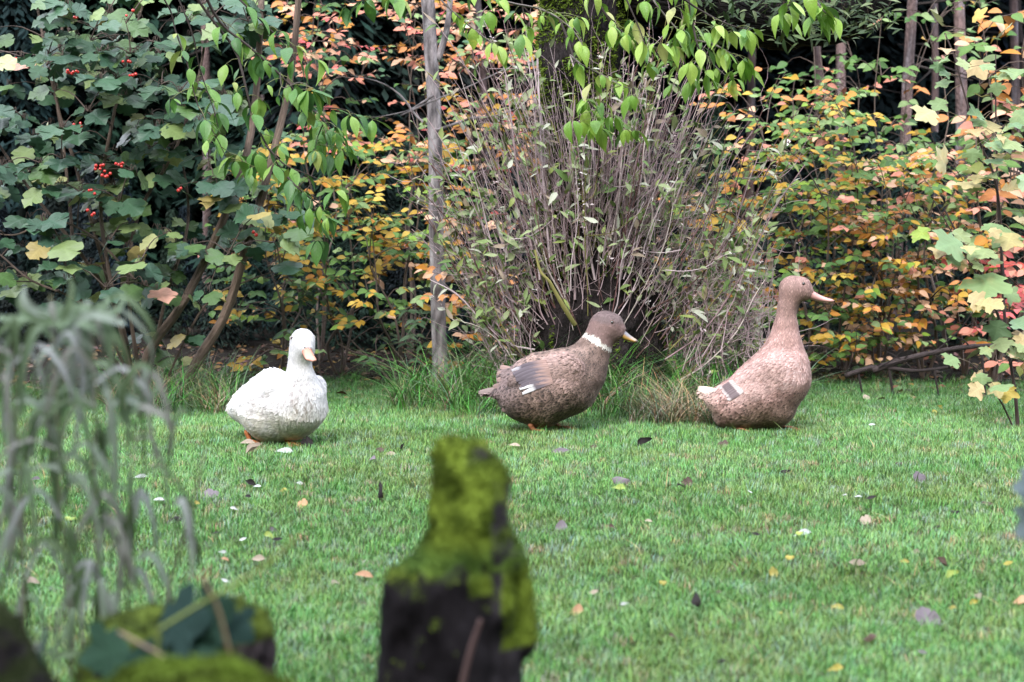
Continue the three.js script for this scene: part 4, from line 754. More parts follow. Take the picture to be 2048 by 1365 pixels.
// ---------------------------------------------------------------- the old mossy tree with its fan of shoots
{
  R = rng(51);
  const o = V(TREE.x, groundY(TREE.x, TREE.z), TREE.z), D = 8.5, s = D / F, L = (u, v, w = 0) => at(u, v, D + w).sub(o);
  const t = thing('old_tree', 'old dark mossy tree with a dense fan of thin dry shoots behind the ducks', 'tree', o); t.updateMatrixWorld(true);
  const col = (q, a, p) => {
    const n = clamp(0.5 + fbm(p.x * 12, p.y * 6, p.z * 12), 0, 1);
    return [lerp(0.006, 0.04, n), lerp(0.005, 0.031, n), lerp(0.006, 0.032, n)];
  };
  const barkOld = stdMat(null, { vertexColors: true, roughness: 0.95, map: barkMap, bumpMap: barkBump, bumpScale: 0.03 });
  const g = new GB();
  const axis = [[1188, 850], [1186, 760], [1182, 650], [1180, 540], [1176, 430], [1170, 300], [1160, 150], [1165, 0], [1180, -200]], rad = [168, 150, 134, 116, 100, 84, 78, 80, 84];
  tube(g, axis.map(([u, v]) => L(u, v)), (q) => { const x = q * 8, i = Math.min(7, Math.floor(x)); return lerp(rad[i], rad[i + 1], x - i) * s; }, { sides: 48, seg: 90, rough: 0.2, rs: 7, col });
  const trunk = part('trunk', g.build(), barkOld, t);
  const g1 = new GB(); tube(g1, [[1190, -80], [1290, -20], [1420, 20], [1560, 50], [1660, 46], [1730, 10], [1790, -80]].map(([u, v]) => L(u, v, 0.0)), (q) => lerp(62, 34, q) * s, { sides: 26, seg: 60, rough: 0.22, rs: 9, col: () => [0.008, 0.0065, 0.006] });
  part('limb', g1.build(), barkOld, t);
  // moss cushions on the trunk
  const mossMat = stdMat(null, { vertexColors: true, roughness: 1, side: THREE.DoubleSide });
  const P = trunk.geometry.attributes.position, Nn = trunk.geometry.attributes.normal, mg = new GB();
  for (let i = 0; i < 60000; i++) {
    const k = Math.floor(R() * P.count), p = V().fromBufferAttribute(P, k), n = V().fromBufferAttribute(Nn, k); if (n.z < -0.2) continue;
    const [u, v] = project(p.clone().add(o)), m = fbm(p.x * 5.5, p.y * 4, p.z * 5.5) + 0.5 * (v < 330 ? 1 : v < 560 ? 0.35 : -0.35) - (n.x > 0.5 ? 0.3 : 0) + (n.x < -0.3 ? 0.12 : 0);
    if (m < 0.2) continue;
    p.add(V(rr(-1, 1), rr(-1, 1), rr(-1, 1)).multiplyScalar(0.013)); const d = n.clone().add(rdir().multiplyScalar(0.8)).add(V(0, -0.15, 0)).normalize(), h = rr(0.008, 0.02) * (0.7 + m), x = d.clone().cross(rdir()).normalize().multiplyScalar(0.004), c0 = rr(0.6, 1.3), c = [0.12 * c0, 0.18 * c0, 0.02 * c0];
    const b = p.clone().addScaledVector(n, -0.004); mg.t(mg.v(b.clone().add(x), c.map((q) => q * 0.6)), mg.v(b.clone().sub(x), c.map((q) => q * 0.6)), mg.v(b.clone().addScaledVector(d, h), c));
  }
  part('moss', mg.build(), mossMat, t, 'stuff');
  // shoots
  const stemMats = [[0.4, 0.295, 0.315], [0.56, 0.45, 0.48], [0.27, 0.18, 0.195], [0.16, 0.08, 0.08], [0.22, 0.2, 0.07], [0.66, 0.56, 0.53], [0.1, 0.055, 0.05]].map((c) => { const m = stdMat(null, { roughness: 0.7, map: spotMap }); m.color.setRGB(...c); return m; });
  const leaves = new Leaves(t, 'willow', { max: 260, key: 'shoot', matOpt: { rough: 0.5, trans: 0.3 } }), dry = new GB(), thin = new GB();
  const leafPal = () => weighted([[[0.3, 0.36, 0.18], 2], [[0.19, 0.27, 0.09], 2.4], [[0.46, 0.48, 0.38], 1.5], [[0.11, 0.19, 0.05], 1.5], [[0.34, 0.27, 0.2], 0.6], [[0.26, 0.32, 0.09], 0.9]]);
  const shoot = (u0, v0, u1, v1, w0, w1, r, mat, target) => {
    const p0 = L(u0, v0, w0), p1 = L(u1, v1, w1), bend = V(rr(-0.1, 0.1), rr(-0.03, 0.05), rr(-0.07, 0.07)), out = (u1 - u0) * s;
    const pts = [p0, p0.clone().lerp(p1, 0.18).add(V(out * 0.08, -Math.abs(out) * 0.06, 0)), p0.clone().lerp(p1, 0.5).add(V(out * 0.05, -Math.abs(out) * 0.07, 0)).add(bend.clone().multiplyScalar(0.6)), p0.clone().lerp(p1, 0.78).add(bend.multiplyScalar(0.4)), p1];
    if (target) tube(target, pts, (q) => lerp(r, r * 0.35, q), { sides: 4, seg: 7 }); else part('shoot', tubeGeo(pts, r, r * 0.45, { sides: 6, seg: 12, rough: 0.15, rs: 30 }), mat, t);
    return new THREE.CatmullRomCurve3(pts);
  };
  const curves = [];
  for (let i = 0; i < 280; i++) {
    const k = rr(-1, 1), a = Math.sign(k) * Math.pow(Math.abs(k), 0.85), low = R() < 0.55;
    const u0 = 1185 + a * (low ? 160 : 95) + rr(-20, 20), v0 = low ? (R() < 0.3 ? rr(620, 770) : lerp(rr(470, 640), rr(580, 770), Math.abs(a))) : rr(360, 560), len = rr(170, 460) * (low ? 1 : 0.9), ang = a * 0.62 + rr(-0.16, 0.16);
    const u1 = u0 + Math.sin(ang) * len * 1.05, v1 = v0 - Math.cos(ang) * len, w = -(1 - a * a) * (low ? 0.36 : 0.26) * rr(0.5, 1.1);
    const c = shoot(u0, Math.min(v0, 775), u1, Math.max(v1, u1 > 1080 && u1 < 1185 && R() < 0.75 ? rr(230, 330) : 40), w, w - rr(-0.1, 0.25), rr(0.0015, 0.0038) * (R() < 0.12 ? 1.7 : 1), weighted([[stemMats[0], 2.4], [stemMats[1], 1.8], [stemMats[2], 1.5], [stemMats[3], 1.2], [stemMats[4], 1.3], [stemMats[5], 0.7], [stemMats[6], 0.5]]));
    curves.push(c);
  }
  for (let i = 0; i < 110; i++) { const u0 = rr(1360, 1530), v0 = rr(700, 800), len = rr(90, 330), ang = rr(-0.3, 0.35); curves.push(shoot(u0, v0, u0 + Math.sin(ang) * len, v0 - Math.cos(ang) * len, rr(-0.4, 0.1), rr(-0.4, 0.1), rr(0.0012, 0.003), null, thin)); }
  for (let i = 0; i < 50; i++) { const u0 = rr(990, 1080), v0 = rr(600, 780), len = rr(90, 300), ang = rr(-0.9, 0.0); curves.push(shoot(u0, v0, u0 + Math.sin(ang) * len, v0 - Math.cos(ang) * len, rr(-0.4, -0.2), rr(-0.4, 0), rr(0.0012, 0.003), null, thin)); }
  for (let i = 0; i < 14; i++) { const u0 = rr(1000, 1420), v0 = rr(360, 580), ang = rr(-1.5, 1.5), len = rr(80, 260); curves.push(shoot(u0, v0, u0 + Math.sin(ang) * len, v0 - Math.cos(ang) * len, -0.38, rr(-0.45, -0.25), rr(0.0015, 0.0032), pick(stemMats))); }
  // some long bare stems that arch far out, and the thick pale uprights
  for (const [u0, v0, u1, v1] of [[1060, 720, 850, 390], [1080, 735, 905, 640], [1070, 700, 860, 560], [1090, 745, 880, 480], [1050, 640, 862, 330], [1100, 760, 960, 560], [1330, 720, 1610, 330], [1340, 700, 1590, 230], [1350, 740, 1560, 470], [1360, 760, 1530, 560], [1320, 680, 1560, 150], [1300, 620, 1600, 260], [1040, 650, 920, 300], [1340, 770, 1480, 590]]) curves.push(shoot(u0, v0, u1, v1, -0.3, -0.3, rr(0.003, 0.005), pick(stemMats)));
  for (const [u0, v0, u1, v1] of [[1080, 560, 1052, 60], [1100, 520, 1075, 110], [1190, 560, 1140, 110], [1225, 470, 1268, 130], [1240, 560, 1290, 160], [1150, 600, 1150, 200], [1065, 500, 1010, 150], [1300, 480, 1320, 170]]) curves.push(shoot(u0, v0, u1, v1, -0.28, -0.24, 0.0062, stemMats[pick([0, 1, 5])]));
  { const g2 = new GB(); tube(g2, [[1150, 650, -0.42], [1125, 610, -0.46], [1108, 580, -0.47], [1098, 562, -0.48], [1082, 545, -0.47], [1070, 500, -0.46]].map((q) => L(...q)), (q) => lerp(0.011, 0.005, q), { sides: 8, seg: 14, rough: 0.2 }); part('shoot', g2.build(), stemMats[4], t); }
  for (let i = 0; i < 240; i++) { const a = rr(-1, 1), u0 = 1185 + a * 110, v0 = rr(380, 600), len = rr(120, 380), ang = a * 0.55 + rr(-0.2, 0.2); shoot(u0, v0, u0 + Math.sin(ang) * len, Math.max(50, v0 - Math.cos(ang) * len), -rr(0.15, 0.4), -rr(0.1, 0.45), rr(0.001, 0.0022), null, thin); }
  for (let i = 0; i < 620; i++) { const c = pick(curves), q = rr(0.15, 0.9), p = c.getPoint(q).add(o), [u, v] = project(p), ang = rr(-1.1, 1.1) + (u - 1190) / 500, len = rr(40, 150); shoot(u, v, u + Math.sin(ang) * len, v - Math.cos(ang) * len, -p.z / 1 - D - 0.02 > 0 ? 0 : -0.3, -0.3 + rr(-0.1, 0.1), rr(0.0009, 0.0018), null, thin); }
  part('fine_twigs', thin.build(), stemMats[0], t, 'stuff');
  for (let i = 0; i < 3000; i++) {
    const c = pick(curves), q = Math.pow(R(), 0.55) * 0.93 + 0.07, p = c.getPoint(Math.min(1, q)), tg = c.getTangent(Math.min(1, q)), d = rdir().addScaledVector(tg, 0.8).add(V(0, 0.0, 0.25)).normalize();
    const dk = clamp(p.x / 0.9, -1, 1); leaves.add(p, d, V(rr(-0.5, 0.5), 0.9, rr(0.2, 0.9)), rr(0.028, 0.07) * (R() < 0.15 ? 1.3 : 1), leafPal(), rr(0.9, 1.6));
  }
  // small leaves above the limb
  for (let i = 0; i < 620; i++) { const u = rr(1400, 1790), v = 86 - rr(0, 150) - Math.max(0, u - 1650) * 0.1, p = L(u, v, rr(-0.36, -0.05)); leaves.add(p, V(rr(-1, 1), rr(-0.5, 0.7), rr(-0.2, 0.8)).normalize(), V(rr(-0.5, 0.5), 0.9, rr(0, 0.9)), rr(0.04, 0.085), weighted([[[0.045, 0.085, 0.03], 3], [[0.09, 0.14, 0.045], 1.2], [[0.17, 0.22, 0.1], 0.6]])); }
  const lt = new GB(); for (let i = 0; i < 70; i++) { const u = rr(1430, 1760), a = L(u, 60, -0.05), b = L(u + rr(-60, 60), rr(-70, 40), rr(-0.25, 0)); tube(lt, [a, a.clone().lerp(b, 0.5).add(V(0, 0.02, -0.0)), b], (q) => lerp(0.003, 0.001, q), { sides: 4, seg: 5 }); }
  part('limb_twigs', lt.build(), twigMat, t, 'stuff');
  leaves.done();
  // curled dry seed fluff near the tips
  for (let i = 0; i < 800; i++) {
    const c = pick(curves), p = c.getPoint(rr(0.3, 1)), col2 = weighted([[[0.5, 0.42, 0.43], 2], [[0.36, 0.27, 0.26], 2], [[0.62, 0.57, 0.58], 1.2], [[0.28, 0.18, 0.15], 1]]);
    for (let k = 0; k < 4; k++) { const d = rdir(0.2).multiplyScalar(rr(0.008, 0.024)), x = d.clone().cross(rdir()).normalize().multiplyScalar(rr(0.0014, 0.004)), a = p.clone().add(rdir().multiplyScalar(0.008)), m = a.clone().addScaledVector(d, 0.55).add(rdir().multiplyScalar(0.004)); const i0 = dry.v(a, col2), i1 = dry.v(m.clone().add(x), col2), i2 = dry.v(m.clone().sub(x), col2), i3 = dry.v(a.clone().add(d), col2); dry.t(i0, i1, i2); dry.t(i1, i3, i2); }
  }
  part('dry_seed_heads', dry.build(), vcMat, t, 'stuff');
}

// ---------------------------------------------------------------- hanging branches
function hanging({ label, depth, twigs, seed, size, max = 230, palette, spacing = 26, extra = [], name = 'hanging_branch' }) {
  R = rng(seed);
  const o = at(...twigs[0].p[0], depth), t = thing(name, label, 'branch', o); t.updateMatrixWorld(true);
  const leaves = new Leaves(t, 'dogwood', { max, key: 'dogwood', matOpt: { rough: 0.42, trans: 0.42, bump: 0.0016 } });
  const bark = [stdMat([0.045, 0.036, 0.033], { map: spotMap }), stdMat([0.16, 0.14, 0.13], { map: spotMap })], fine = new GB();
  for (const tw of twigs) {
    const dz = rr(-0.18, 0.18), w = tw.p.map(([u, v], i) => at(u, v, depth + dz + 0.05 * Math.sin(i * 1.7 + u)).sub(o)), c = new THREE.CatmullRomCurve3(w, false, 'centripetal');
    part('twig', tubeGeo(w, tw.r ?? 0.005, (tw.r ?? 0.005) * 0.4, { sides: 7, seg: 18, rough: 0.2, rs: 40 }), bark[R() < 0.3 ? 1 : 0], t);
    const len = c.getLength() / (depth / F), n = Math.max(2, Math.round(len / spacing * (tw.n ?? 1)));
    for (let i = 0; i <= n; i++) {
      const q = lerp(tw.from ?? 0.05, 1, i / n), p = c.getPoint(q), tg = c.getTangent(q);
      const a0 = R() * 6.28, pairs = q > 0.97 ? 4 : 2;
      const sp = R() < 0.55 ? rr(0.03, 0.13) : 0;                        // short side spur
      const sd = V(Math.cos(a0), rr(-0.7, 0.1), Math.sin(a0)).normalize(), base = p.clone().addScaledVector(sd, sp);
      if (sp) tube(fine, [p, p.clone().lerp(base, 0.5).add(V(0, 0.008, 0)), base], (z) => lerp(0.0018, 0.001, z), { sides: 5, seg: 4 });
      for (let k = 0; k < pairs + (sp ? 1 : 0); k++) {
        if (R() < 0.16) continue;
        const a = a0 + k * 2.4 + rr(-0.4, 0.4), h = V(Math.cos(a), 0, Math.sin(a)), dir = h.clone().multiplyScalar(rr(0.35, 0.8)).add(V(0, rr(-1.1, -0.05), 0)).addScaledVector(tg, 0.25).normalize();
        const st = base.clone().addScaledVector(h, rr(0.006, 0.014)).add(V(0, -0.003, 0)); tube(fine, [base, st], () => 0.0009, { sides: 4, seg: 2 });
        leaves.add(st, dir, h.clone().multiplyScalar(0.8).add(V(0, rr(0.5, 1.1), rr(-0.1, 0.35))), rr(...size) * (q > 0.9 ? 1.05 : 1) * (R() < 0.2 ? 0.65 : 1), palette(), rr(0.85, 1.15));
      }
    }
  }
  part('petioles', fine.build(), matFor('petiole', [0.2, 0.22, 0.07]), t, 'stuff');
  leaves.done();
}
const dogPal = () => weighted([[[0.1, 0.25, 0.05], 3], [[0.16, 0.33, 0.06], 2.4], [[0.25, 0.42, 0.08], 1.2], [[0.08, 0.2, 0.06], 1.6], [[0.36, 0.44, 0.12], 0.4]]);
const limePal = () => weighted([[[0.18, 0.36, 0.05], 2.6], [[0.29, 0.47, 0.075], 2.8], [[0.4, 0.56, 0.12], 1.8], [[0.12, 0.27, 0.06], 1.0], [[0.46, 0.48, 0.18], 0.5]]);
hanging({ label: 'leafy green branch hanging down from the top left between bush and grey trunk', depth: 7.7, seed: 61, size: [0.06, 0.112], palette: dogPal, max: 300, spacing: 25, twigs: [
  { p: [[300, -40], [340, 20], [350, 60], [375, 130], [395, 210], [430, 270], [452, 315]], r: 0.004, from: 0.35, n: 0.5 },
  { p: [[345, -30], [385, 70], [400, 140], [430, 230], [447, 310]], r: 0.004, from: 0.4, n: 0.6 },
  { p: [[370, -40], [420, 35], [470, 100], [490, 170], [508, 240], [530, 285], [575, 360], [620, 410], [655, 455]], r: 0.0065, from: 0.25, n: 0.9 },
  { p: [[400, -30], [440, 45], [500, 95], [560, 150], [610, 205], [655, 250], [690, 290]], r: 0.0065, from: 0.15, n: 1.2 },
  { p: [[440, -40], [500, 20], [560, 80], [590, 120]], r: 0.005, n: 0.9 },
  { p: [[530, 290], [570, 330], [605, 345], [640, 360]], r: 0.004, n: 0.8 },
  { p: [[575, 355], [600, 380], [640, 410], [675, 425]], r: 0.004, n: 1.0 },
  { p: [[615, 210], [640, 215], [690, 220], [720, 235]], r: 0.004, n: 1.1 },
  { p: [[645, 250], [635, 275], [630, 300]], r: 0.003, n: 1.1 },
  { p: [[560, 145], [565, 175], [600, 165], [630, 180]], r: 0.003, n: 0.9 },
] });
hanging({ label: 'light green leafy branch hanging across the top in front of the old tree', depth: 7.65, seed: 62, size: [0.055, 0.105], palette: limePal, max: 300, spacing: 19, twigs: [
  { p: [[850, -50], [882, 0], [920, 36], [958, 67], [985, 85]], r: 0.0045, n: 0.6 },
  { p: [[960, -30], [1009, 2], [1072, 16], [1110, 32], [1148, 63], [1165, 90]], r: 0.0055, n: 1.1 },
  { p: [[1180, -30], [1215, 35], [1263, 79], [1320, 114], [1358, 127], [1400, 140]], r: 0.006, n: 1.3 },
  { p: [[1365, -40], [1377, 0], [1386, 50], [1396, 92], [1409, 124]], r: 0.007, n: 0.9 },
  { p: [[1290, -40], [1310, 5], [1345, 48], [1370, 75]], r: 0.005, n: 0.9 },
  { p: [[1120, 40], [1142, 98], [1158, 165], [1177, 203], [1205, 230], [1230, 250]], r: 0.005, from: 0.55, n: 1.0 },
  { p: [[1140, 110], [1165, 130], [1209, 152], [1237, 168], [1262, 178]], r: 0.004, n: 1.1 },
  { p: [[1390, 80], [1430, 90], [1465, 110], [1485, 140]], r: 0.004, n: 1.2 },
  { p: [[1330, -30], [1400, 20], [1460, 50], [1500, 60]], r: 0.005, n: 0.8 },
  { p: [[1380, 40], [1420, 120], [1450, 150]], r: 0.004, n: 1.0 },
  { p: [[1040, -30], [1050, 40], [1060, 60]], r: 0.004, n: 0.6 },
  { p: [[1240, -30], [1280, 60], [1290, 90]], r: 0.004, n: 0.8 },
] });
hanging({ label: 'small sprig of bright lime leaves below the dark limb at upper right', depth: 7.7, seed: 63, size: [0.08, 0.115], palette: limePal, spacing: 22, twigs: [
  { p: [[1600, -60], [1625, -10], [1648, 22], [1668, 36]], r: 0.005, from: 0.3, n: 1.3 }, { p: [[1560, -60], [1580, -10], [1600, 20]], r: 0.004, n: 0.7 } ] });
hanging({ label: 'few green leaves of a twig hanging at the top between branch and grey trunk', depth: 7.7, seed: 64, size: [0.075, 0.12], palette: dogPal, spacing: 34, twigs: [
  { p: [[640, -60], [670, -20], [700, 5], [730, 0]], r: 0.004, from: 0.3, n: 0.9 }, { p: [[770, -60], [780, -25], [790, -8]], r: 0.004, n: 0.7 } ] });

// ---------------------------------------------------------------- maple sapling at the right
{
  R = rng(71);
  const b = at(2036, 846, 7.65), o = V(b.x, groundY(b.x, b.z), b.z), D = 7.65;
  const t = thing('maple_sapling', 'young maple sapling with pale yellowing lobed leaves at the right edge', 'sapling', o); t.updateMatrixWorld(true);
  const leaves = new Leaves(t, 'maple', { max: 200, key: 'maple', matOpt: { rough: 0.55, trans: 0.35, bump: 0.0012 } }), bark = stdMat([0.07, 0.05, 0.048], { map: spotMap }), fine = new GB();
  const pal = () => weighted([[[0.3, 0.38, 0.17], 2], [[0.22, 0.33, 0.14], 2], [[0.16, 0.28, 0.13], 1.4], [[0.5, 0.43, 0.2], 1.5], [[0.56, 0.44, 0.23], 1], [[0.5, 0.35, 0.2], 0.4]]);
  const leafAt = (u, v, size, col, from, tip) => {
    const p = at(u, v, D - rr(0, 0.25)).sub(o), dir = (tip ? V(...tip) : V(rr(-1, 1), rr(-0.8, 0.1), rr(0.1, 0.9))).normalize();
    if (from) tube(fine, [from, from.clone().lerp(p, 0.5).add(V(0, 0.012, 0)), p], () => 0.0012, { sides: 4, seg: 4 });
    leaves.add(p, dir, V(rr(-0.3, 0.3), 0.9, rr(0.25, 0.9)), size, col ?? pal(), 1);
  };
  const stem = (r, n, ...pts) => {
    const w = pts.map(([u, v, z]) => at(u, v, D + (z ?? 0)).sub(o)); if (pts[0][1] > 830) w[0].y = -0.03;
    part('stem', tubeGeo(w, r, r * 0.4, { sides: 7, seg: 24, rough: 0.14, rs: 30 }), bark, t);
    const c = new THREE.CatmullRomCurve3(w);
    for (let i = 0; i < n; i++) { const q = rr(0.25, 1), p = c.getPoint(q), [u, v] = project(p.clone().add(o)); for (let k = 0; k < 2; k++) leafAt(u + rr(-52, 52), v + rr(-30, 34), rr(0.045, 0.095), null, p); }
  };
  stem(0.0085, 7, [2038, 850], [2030, 780], [2012, 680], [1985, 600], [1960, 540], [1925, 485], [1890, 420]);
  stem(0.007, 11, [2014, 690, 0.05], [2005, 560, 0.05], [2000, 420, 0.05], [1985, 340], [1962, 290], [1930, 190], [1908, 110], [1890, 66]);
  stem(0.006, 9, [2008, 560, 0.05], [1996, 400, 0.1], [1994, 300, 0.1], [1992, 200, 0.1], [1992, 110, 0.1]);
  stem(0.004, 3, [2036, 846], [2000, 800], [1975, 770], [1962, 748], [1968, 742]);
  stem(0.005, 5, [2020, 730], [2045, 690, -0.05], [2080, 640, -0.1]);
  stem(0.004, 4, [1990, 620], [1960, 560], [1925, 500], [1890, 440], [1868, 400]);
  for (const [u, v, sz, c, tip] of [[1985, 545, 0.155, [0.27, 0.4, 0.17], [-0.4, -0.6, 0.6]], [1925, 485, 0.13, [0.22, 0.34, 0.17], [-0.8, -0.1, 0.5]], [1893, 345, 0.12, [0.52, 0.47, 0.24], [-0.3, 0.7, 0.4]], [1870, 222, 0.1, [0.5, 0.46, 0.24], [-0.8, -0.3, 0.5]], [2030, 465, 0.14, [0.26, 0.38, 0.17]], [1885, 52, 0.09, [0.38, 0.4, 0.2], [-0.6, 0.6, 0.3]], [1945, 45, 0.08, [0.6, 0.45, 0.12], [0.5, 0.7, 0.3]], [1945, 120, 0.1, [0.58, 0.45, 0.23], [0.4, -0.6, 0.4]], [1995, 80, 0.09, [0.38, 0.42, 0.22], [0.4, 0.7, 0.4]], [2025, 640, 0.1, [0.2, 0.33, 0.17]], [2020, 770, 0.08, [0.55, 0.42, 0.1], [-0.4, -0.7, 0.4]], [1855, 455, 0.09, [0.3, 0.42, 0.08], [-0.7, -0.4, 0.3]], [2040, 350, 0.13, [0.27, 0.38, 0.2]], [2000, 640, 0.09, [0.2, 0.32, 0.17]]]) leafAt(u, v, sz, c, at(lerp(u, 1995, 0.5), v + 18, D).sub(o), tip);
  part('petioles', fine.build(), matFor('petiole', [0.25, 0.17, 0.09]), t, 'stuff');
  leaves.done();
}

// ---------------------------------------------------------------- dead branches lying under the hedge at the right
{
  R = rng(81);
  const wood = new THREE.MeshStandardMaterial({ roughness: 0.95, map: barkMap, bumpMap: barkBump, bumpScale: 0.012 }); wood.color.setRGB(0.07, 0.05, 0.05);
  for (const [label, pts, r] of [['grey dead branch lying level under the hedge by the sapling', [[1745, 742], [1800, 722], [1870, 705], [1940, 694], [1995, 690]], 0.016], ['thin dead branch on the ground below the orange hedge shrub', [[1690, 752], [1750, 735], [1830, 742], [1900, 735]], 0.012]]) {
    const w = pts.map(([u, v]) => at(u, v, 9.0)), o = w[0].clone(), t = thing('dead_branch', label, 'branch', o);
    part('bough', tubeGeo(w.map((p) => p.clone().sub(o)), r, r * 0.6, { sides: 9, seg: 26, rough: 0.25, rs: 14 }), wood, t);
    for (let i = 0; i < 4; i++) { const a = w[i].clone().sub(o), b = a.clone().add(V(rr(-0.2, 0.2), rr(0.05, 0.25), rr(0, 0.2))); part('side_twig', tubeGeo([a, a.clone().lerp(b, 0.5).add(V(0.02, 0, 0)), b], r * 0.3, r * 0.1, { sides: 5 }), wood, t); }
    for (const q of [0.15, 0.85]) { const c = new THREE.CatmullRomCurve3(w).getPoint(q), f = c.clone(); f.y = groundY(c.x, c.z) - 0.02; f.x += 0.03; part('side_twig', tubeGeo([c.sub(o), f.sub(o)], r * 0.5, r * 0.3, { sides: 6, seg: 4 }), wood, t); }
  }
}
// ---------------------------------------------------------------- foreground: mossy stump, logs, strappy plant, fallen leaves
const mossFuzz = stdMat(null, { vertexColors: true, roughness: 1, side: THREE.DoubleSide });
function mossy({ name, label, category, depth, joints, bones, k, noise, mossAt, fuzz, seed, res = 96, woodCol, mossCol, kids }) {
  R = rng(seed);
  const s = depth / F, cu = joints[0][0], o = at(cu, 700, depth); o.y = 0; o.y = groundY(o.x, o.z);
  const t = thing(name, label, category, o), toL = ([u, v, w]) => { const p = at(u, v, depth); return V(p.x - o.x, p.y - o.y, p.z - o.z + w * s); };
  const f0 = bodyField(joints, bones, [0, 0, 1], k), f = (u, v, w) => f0(u, v, w) + noise * fbm(u * 0.016, v * 0.012, w * 0.016) + noise * 0.4 * N3(u * 0.06, v * 0.03, w * 0.06);
  const lo = [1e9, 1e9, 1e9], hi = [-1e9, -1e9, -1e9];
  for (const j of joints) for (let i = 0; i < 3; i++) { const r = j[3] * (i === 2 ? Math.max(1, j[4] ?? 1) : 1) + noise * 1.5; lo[i] = Math.min(lo[i], j[i] - r); hi[i] = Math.max(hi[i], j[i] + r); }
  const { geo, uvw } = marched(f, lo, hi, res, toL), N = geo.attributes.normal, P = geo.attributes.position, col = [], mk = [];
  for (let i = 0; i < P.count; i++) { const [u, v, w] = uvw[i], m = mossAt(u, v, w, V().fromBufferAttribute(N, i)); mk.push(m); col.push(...mix3(woodCol(u, v, w), mossCol(u, v, w), smoothstep(m, -0.12, 0.32))); }
  geo.setAttribute('color', new THREE.Float32BufferAttribute(col, 3));
  part('wood', geo, stdMat(null, { vertexColors: true, roughness: 0.95, specularIntensity: 0.25 }), t);
  const gb = new GB();
  for (let i = 0; i < fuzz; i++) {
    const j = Math.floor(R() * P.count); if (mk[j] < -0.12 + 0.4 * R() || P.getY(j) < 0.1) continue;
    const p = V().fromBufferAttribute(P, j), n = V().fromBufferAttribute(N, j), [u, v, w] = uvw[j], c0 = rr(0.65, 1.4), c = mossCol(u, v, w).map((x) => x * c0);
    p.add(V(rr(-1, 1), rr(-1, 1), rr(-1, 1)).multiplyScalar(0.004)).addScaledVector(n, -0.001);
    const d = n.clone().add(rdir(0.2).multiplyScalar(0.9)).normalize(), h = rr(0.0025, 0.0065), x = d.clone().cross(rdir()).normalize().multiplyScalar(0.0012);
    gb.t(gb.v(p.clone().add(x), c.map((q) => q * 0.7)), gb.v(p.clone().sub(x), c.map((q) => q * 0.7)), gb.v(p.clone().addScaledVector(d, h), c));
  }
  part('moss', gb.build(), mossFuzz, t, 'stuff');
  return { t, o, toL };
}
mossy({
  name: 'mossy_stump', label: 'jagged rotten stump capped with bright green moss in front of the ducks', category: 'stump', depth: 2.4, seed: 91, k: 15, noise: 9, fuzz: 110000, res: 120,
  joints: [[905, 910, 0, 36], [930, 962, 4, 60], [941, 1030, 8, 74], [940, 1095, 10, 76], [930, 1206, 5, 100], [808, 1188, 10, 46], [805, 1900, 0, 88, 1.2], [905, 1185, 25, 92], [905, 1900, 10, 120, 1.2], [985, 1190, 0, 52], [975, 1900, 0, 90, 1.2], [1022, 1110, -15, 28], [1040, 1285, -20, 34], [888, 1098, 20, 36], [955, 905, -8, 26], [985, 985, -6, 34]],
  bones: [[0, 1], [1, 2], [2, 3], [3, 4], [5, 6], [7, 8], [9, 10], [11, 12], [13, 4], [14, 15], [15, 2], [13, 5], [4, 7]],
  woodCol: (u, v, w) => { const n = clamp(0.5 + fbm(u * 0.02, v * 0.012, w * 0.02), 0, 1), g = u > 985 ? 0.5 : v < 930 && u > 925 ? 1 : 0.12; return [lerp(0.006, 0.1, n * g), lerp(0.005, 0.088, n * g), lerp(0.006, 0.1, n * g)]; },
  mossCol: (u, v, w) => { const n = clamp(0.5 + 0.9 * fbm(u * 0.018, v * 0.018, w * 0.02), 0, 1), b = smoothstep(v, 1060, 1110) * (1 - smoothstep(v, 1120, 1150)); return mix3(mix3([0.07, 0.105, 0.012], [0.21, 0.29, 0.038], smoothstep(n, 0.15, 0.8)), [0.075, 0.16, 0.04], b * 0.6); },
  mossAt: (u, v, w, n) => { const q = fbm(u * 0.022, v * 0.018, w * 0.02); let m = (v < 1125 + 36 * q ? 0.35 : -0.35) + n.y * 0.7 + q * 0.22; if (u > 985 && v > 960 && v < 1120) m -= 0.45; if (u > 1005 && v > 1110 && v < 1290) m += 0.55; if (v < 925 && u > 935) m -= 0.6; if (u > 940 && u < 985 && v > 1120 && v < 1175) m += 0.4; return m; },
});
{ // a twig leans against the stump
  const w = [[962, 1240], [945, 1290], [925, 1370], [905, 1480], [870, 1850]].map(([u, v]) => at(u, v, 2.23)), o = w[0].clone(), t = thing('leaning_twig', 'thin reddish twig leaning against the dark front of the stump', 'twig', o);
  part('stick', tubeGeo(w.map((p) => p.clone().sub(o)), 0.003, 0.005, { sides: 7, seg: 14, rough: 0.15, rs: 60 }), stdMat([0.12, 0.075, 0.07], { map: spotMap }), t);
}
const logCol = { woodCol: (u, v, w) => { const n = clamp(0.5 + fbm(u * 0.02, v * 0.02, w * 0.02), 0, 1); return [lerp(0.01, 0.07, n), lerp(0.009, 0.055, n), lerp(0.01, 0.06, n)]; }, mossCol: (u, v, w) => { const n = clamp(0.5 + 0.9 * fbm(u * 0.014, v * 0.014, w * 0.02), 0, 1); return mix3([0.07, 0.1, 0.014], [0.18, 0.27, 0.035], n); } };
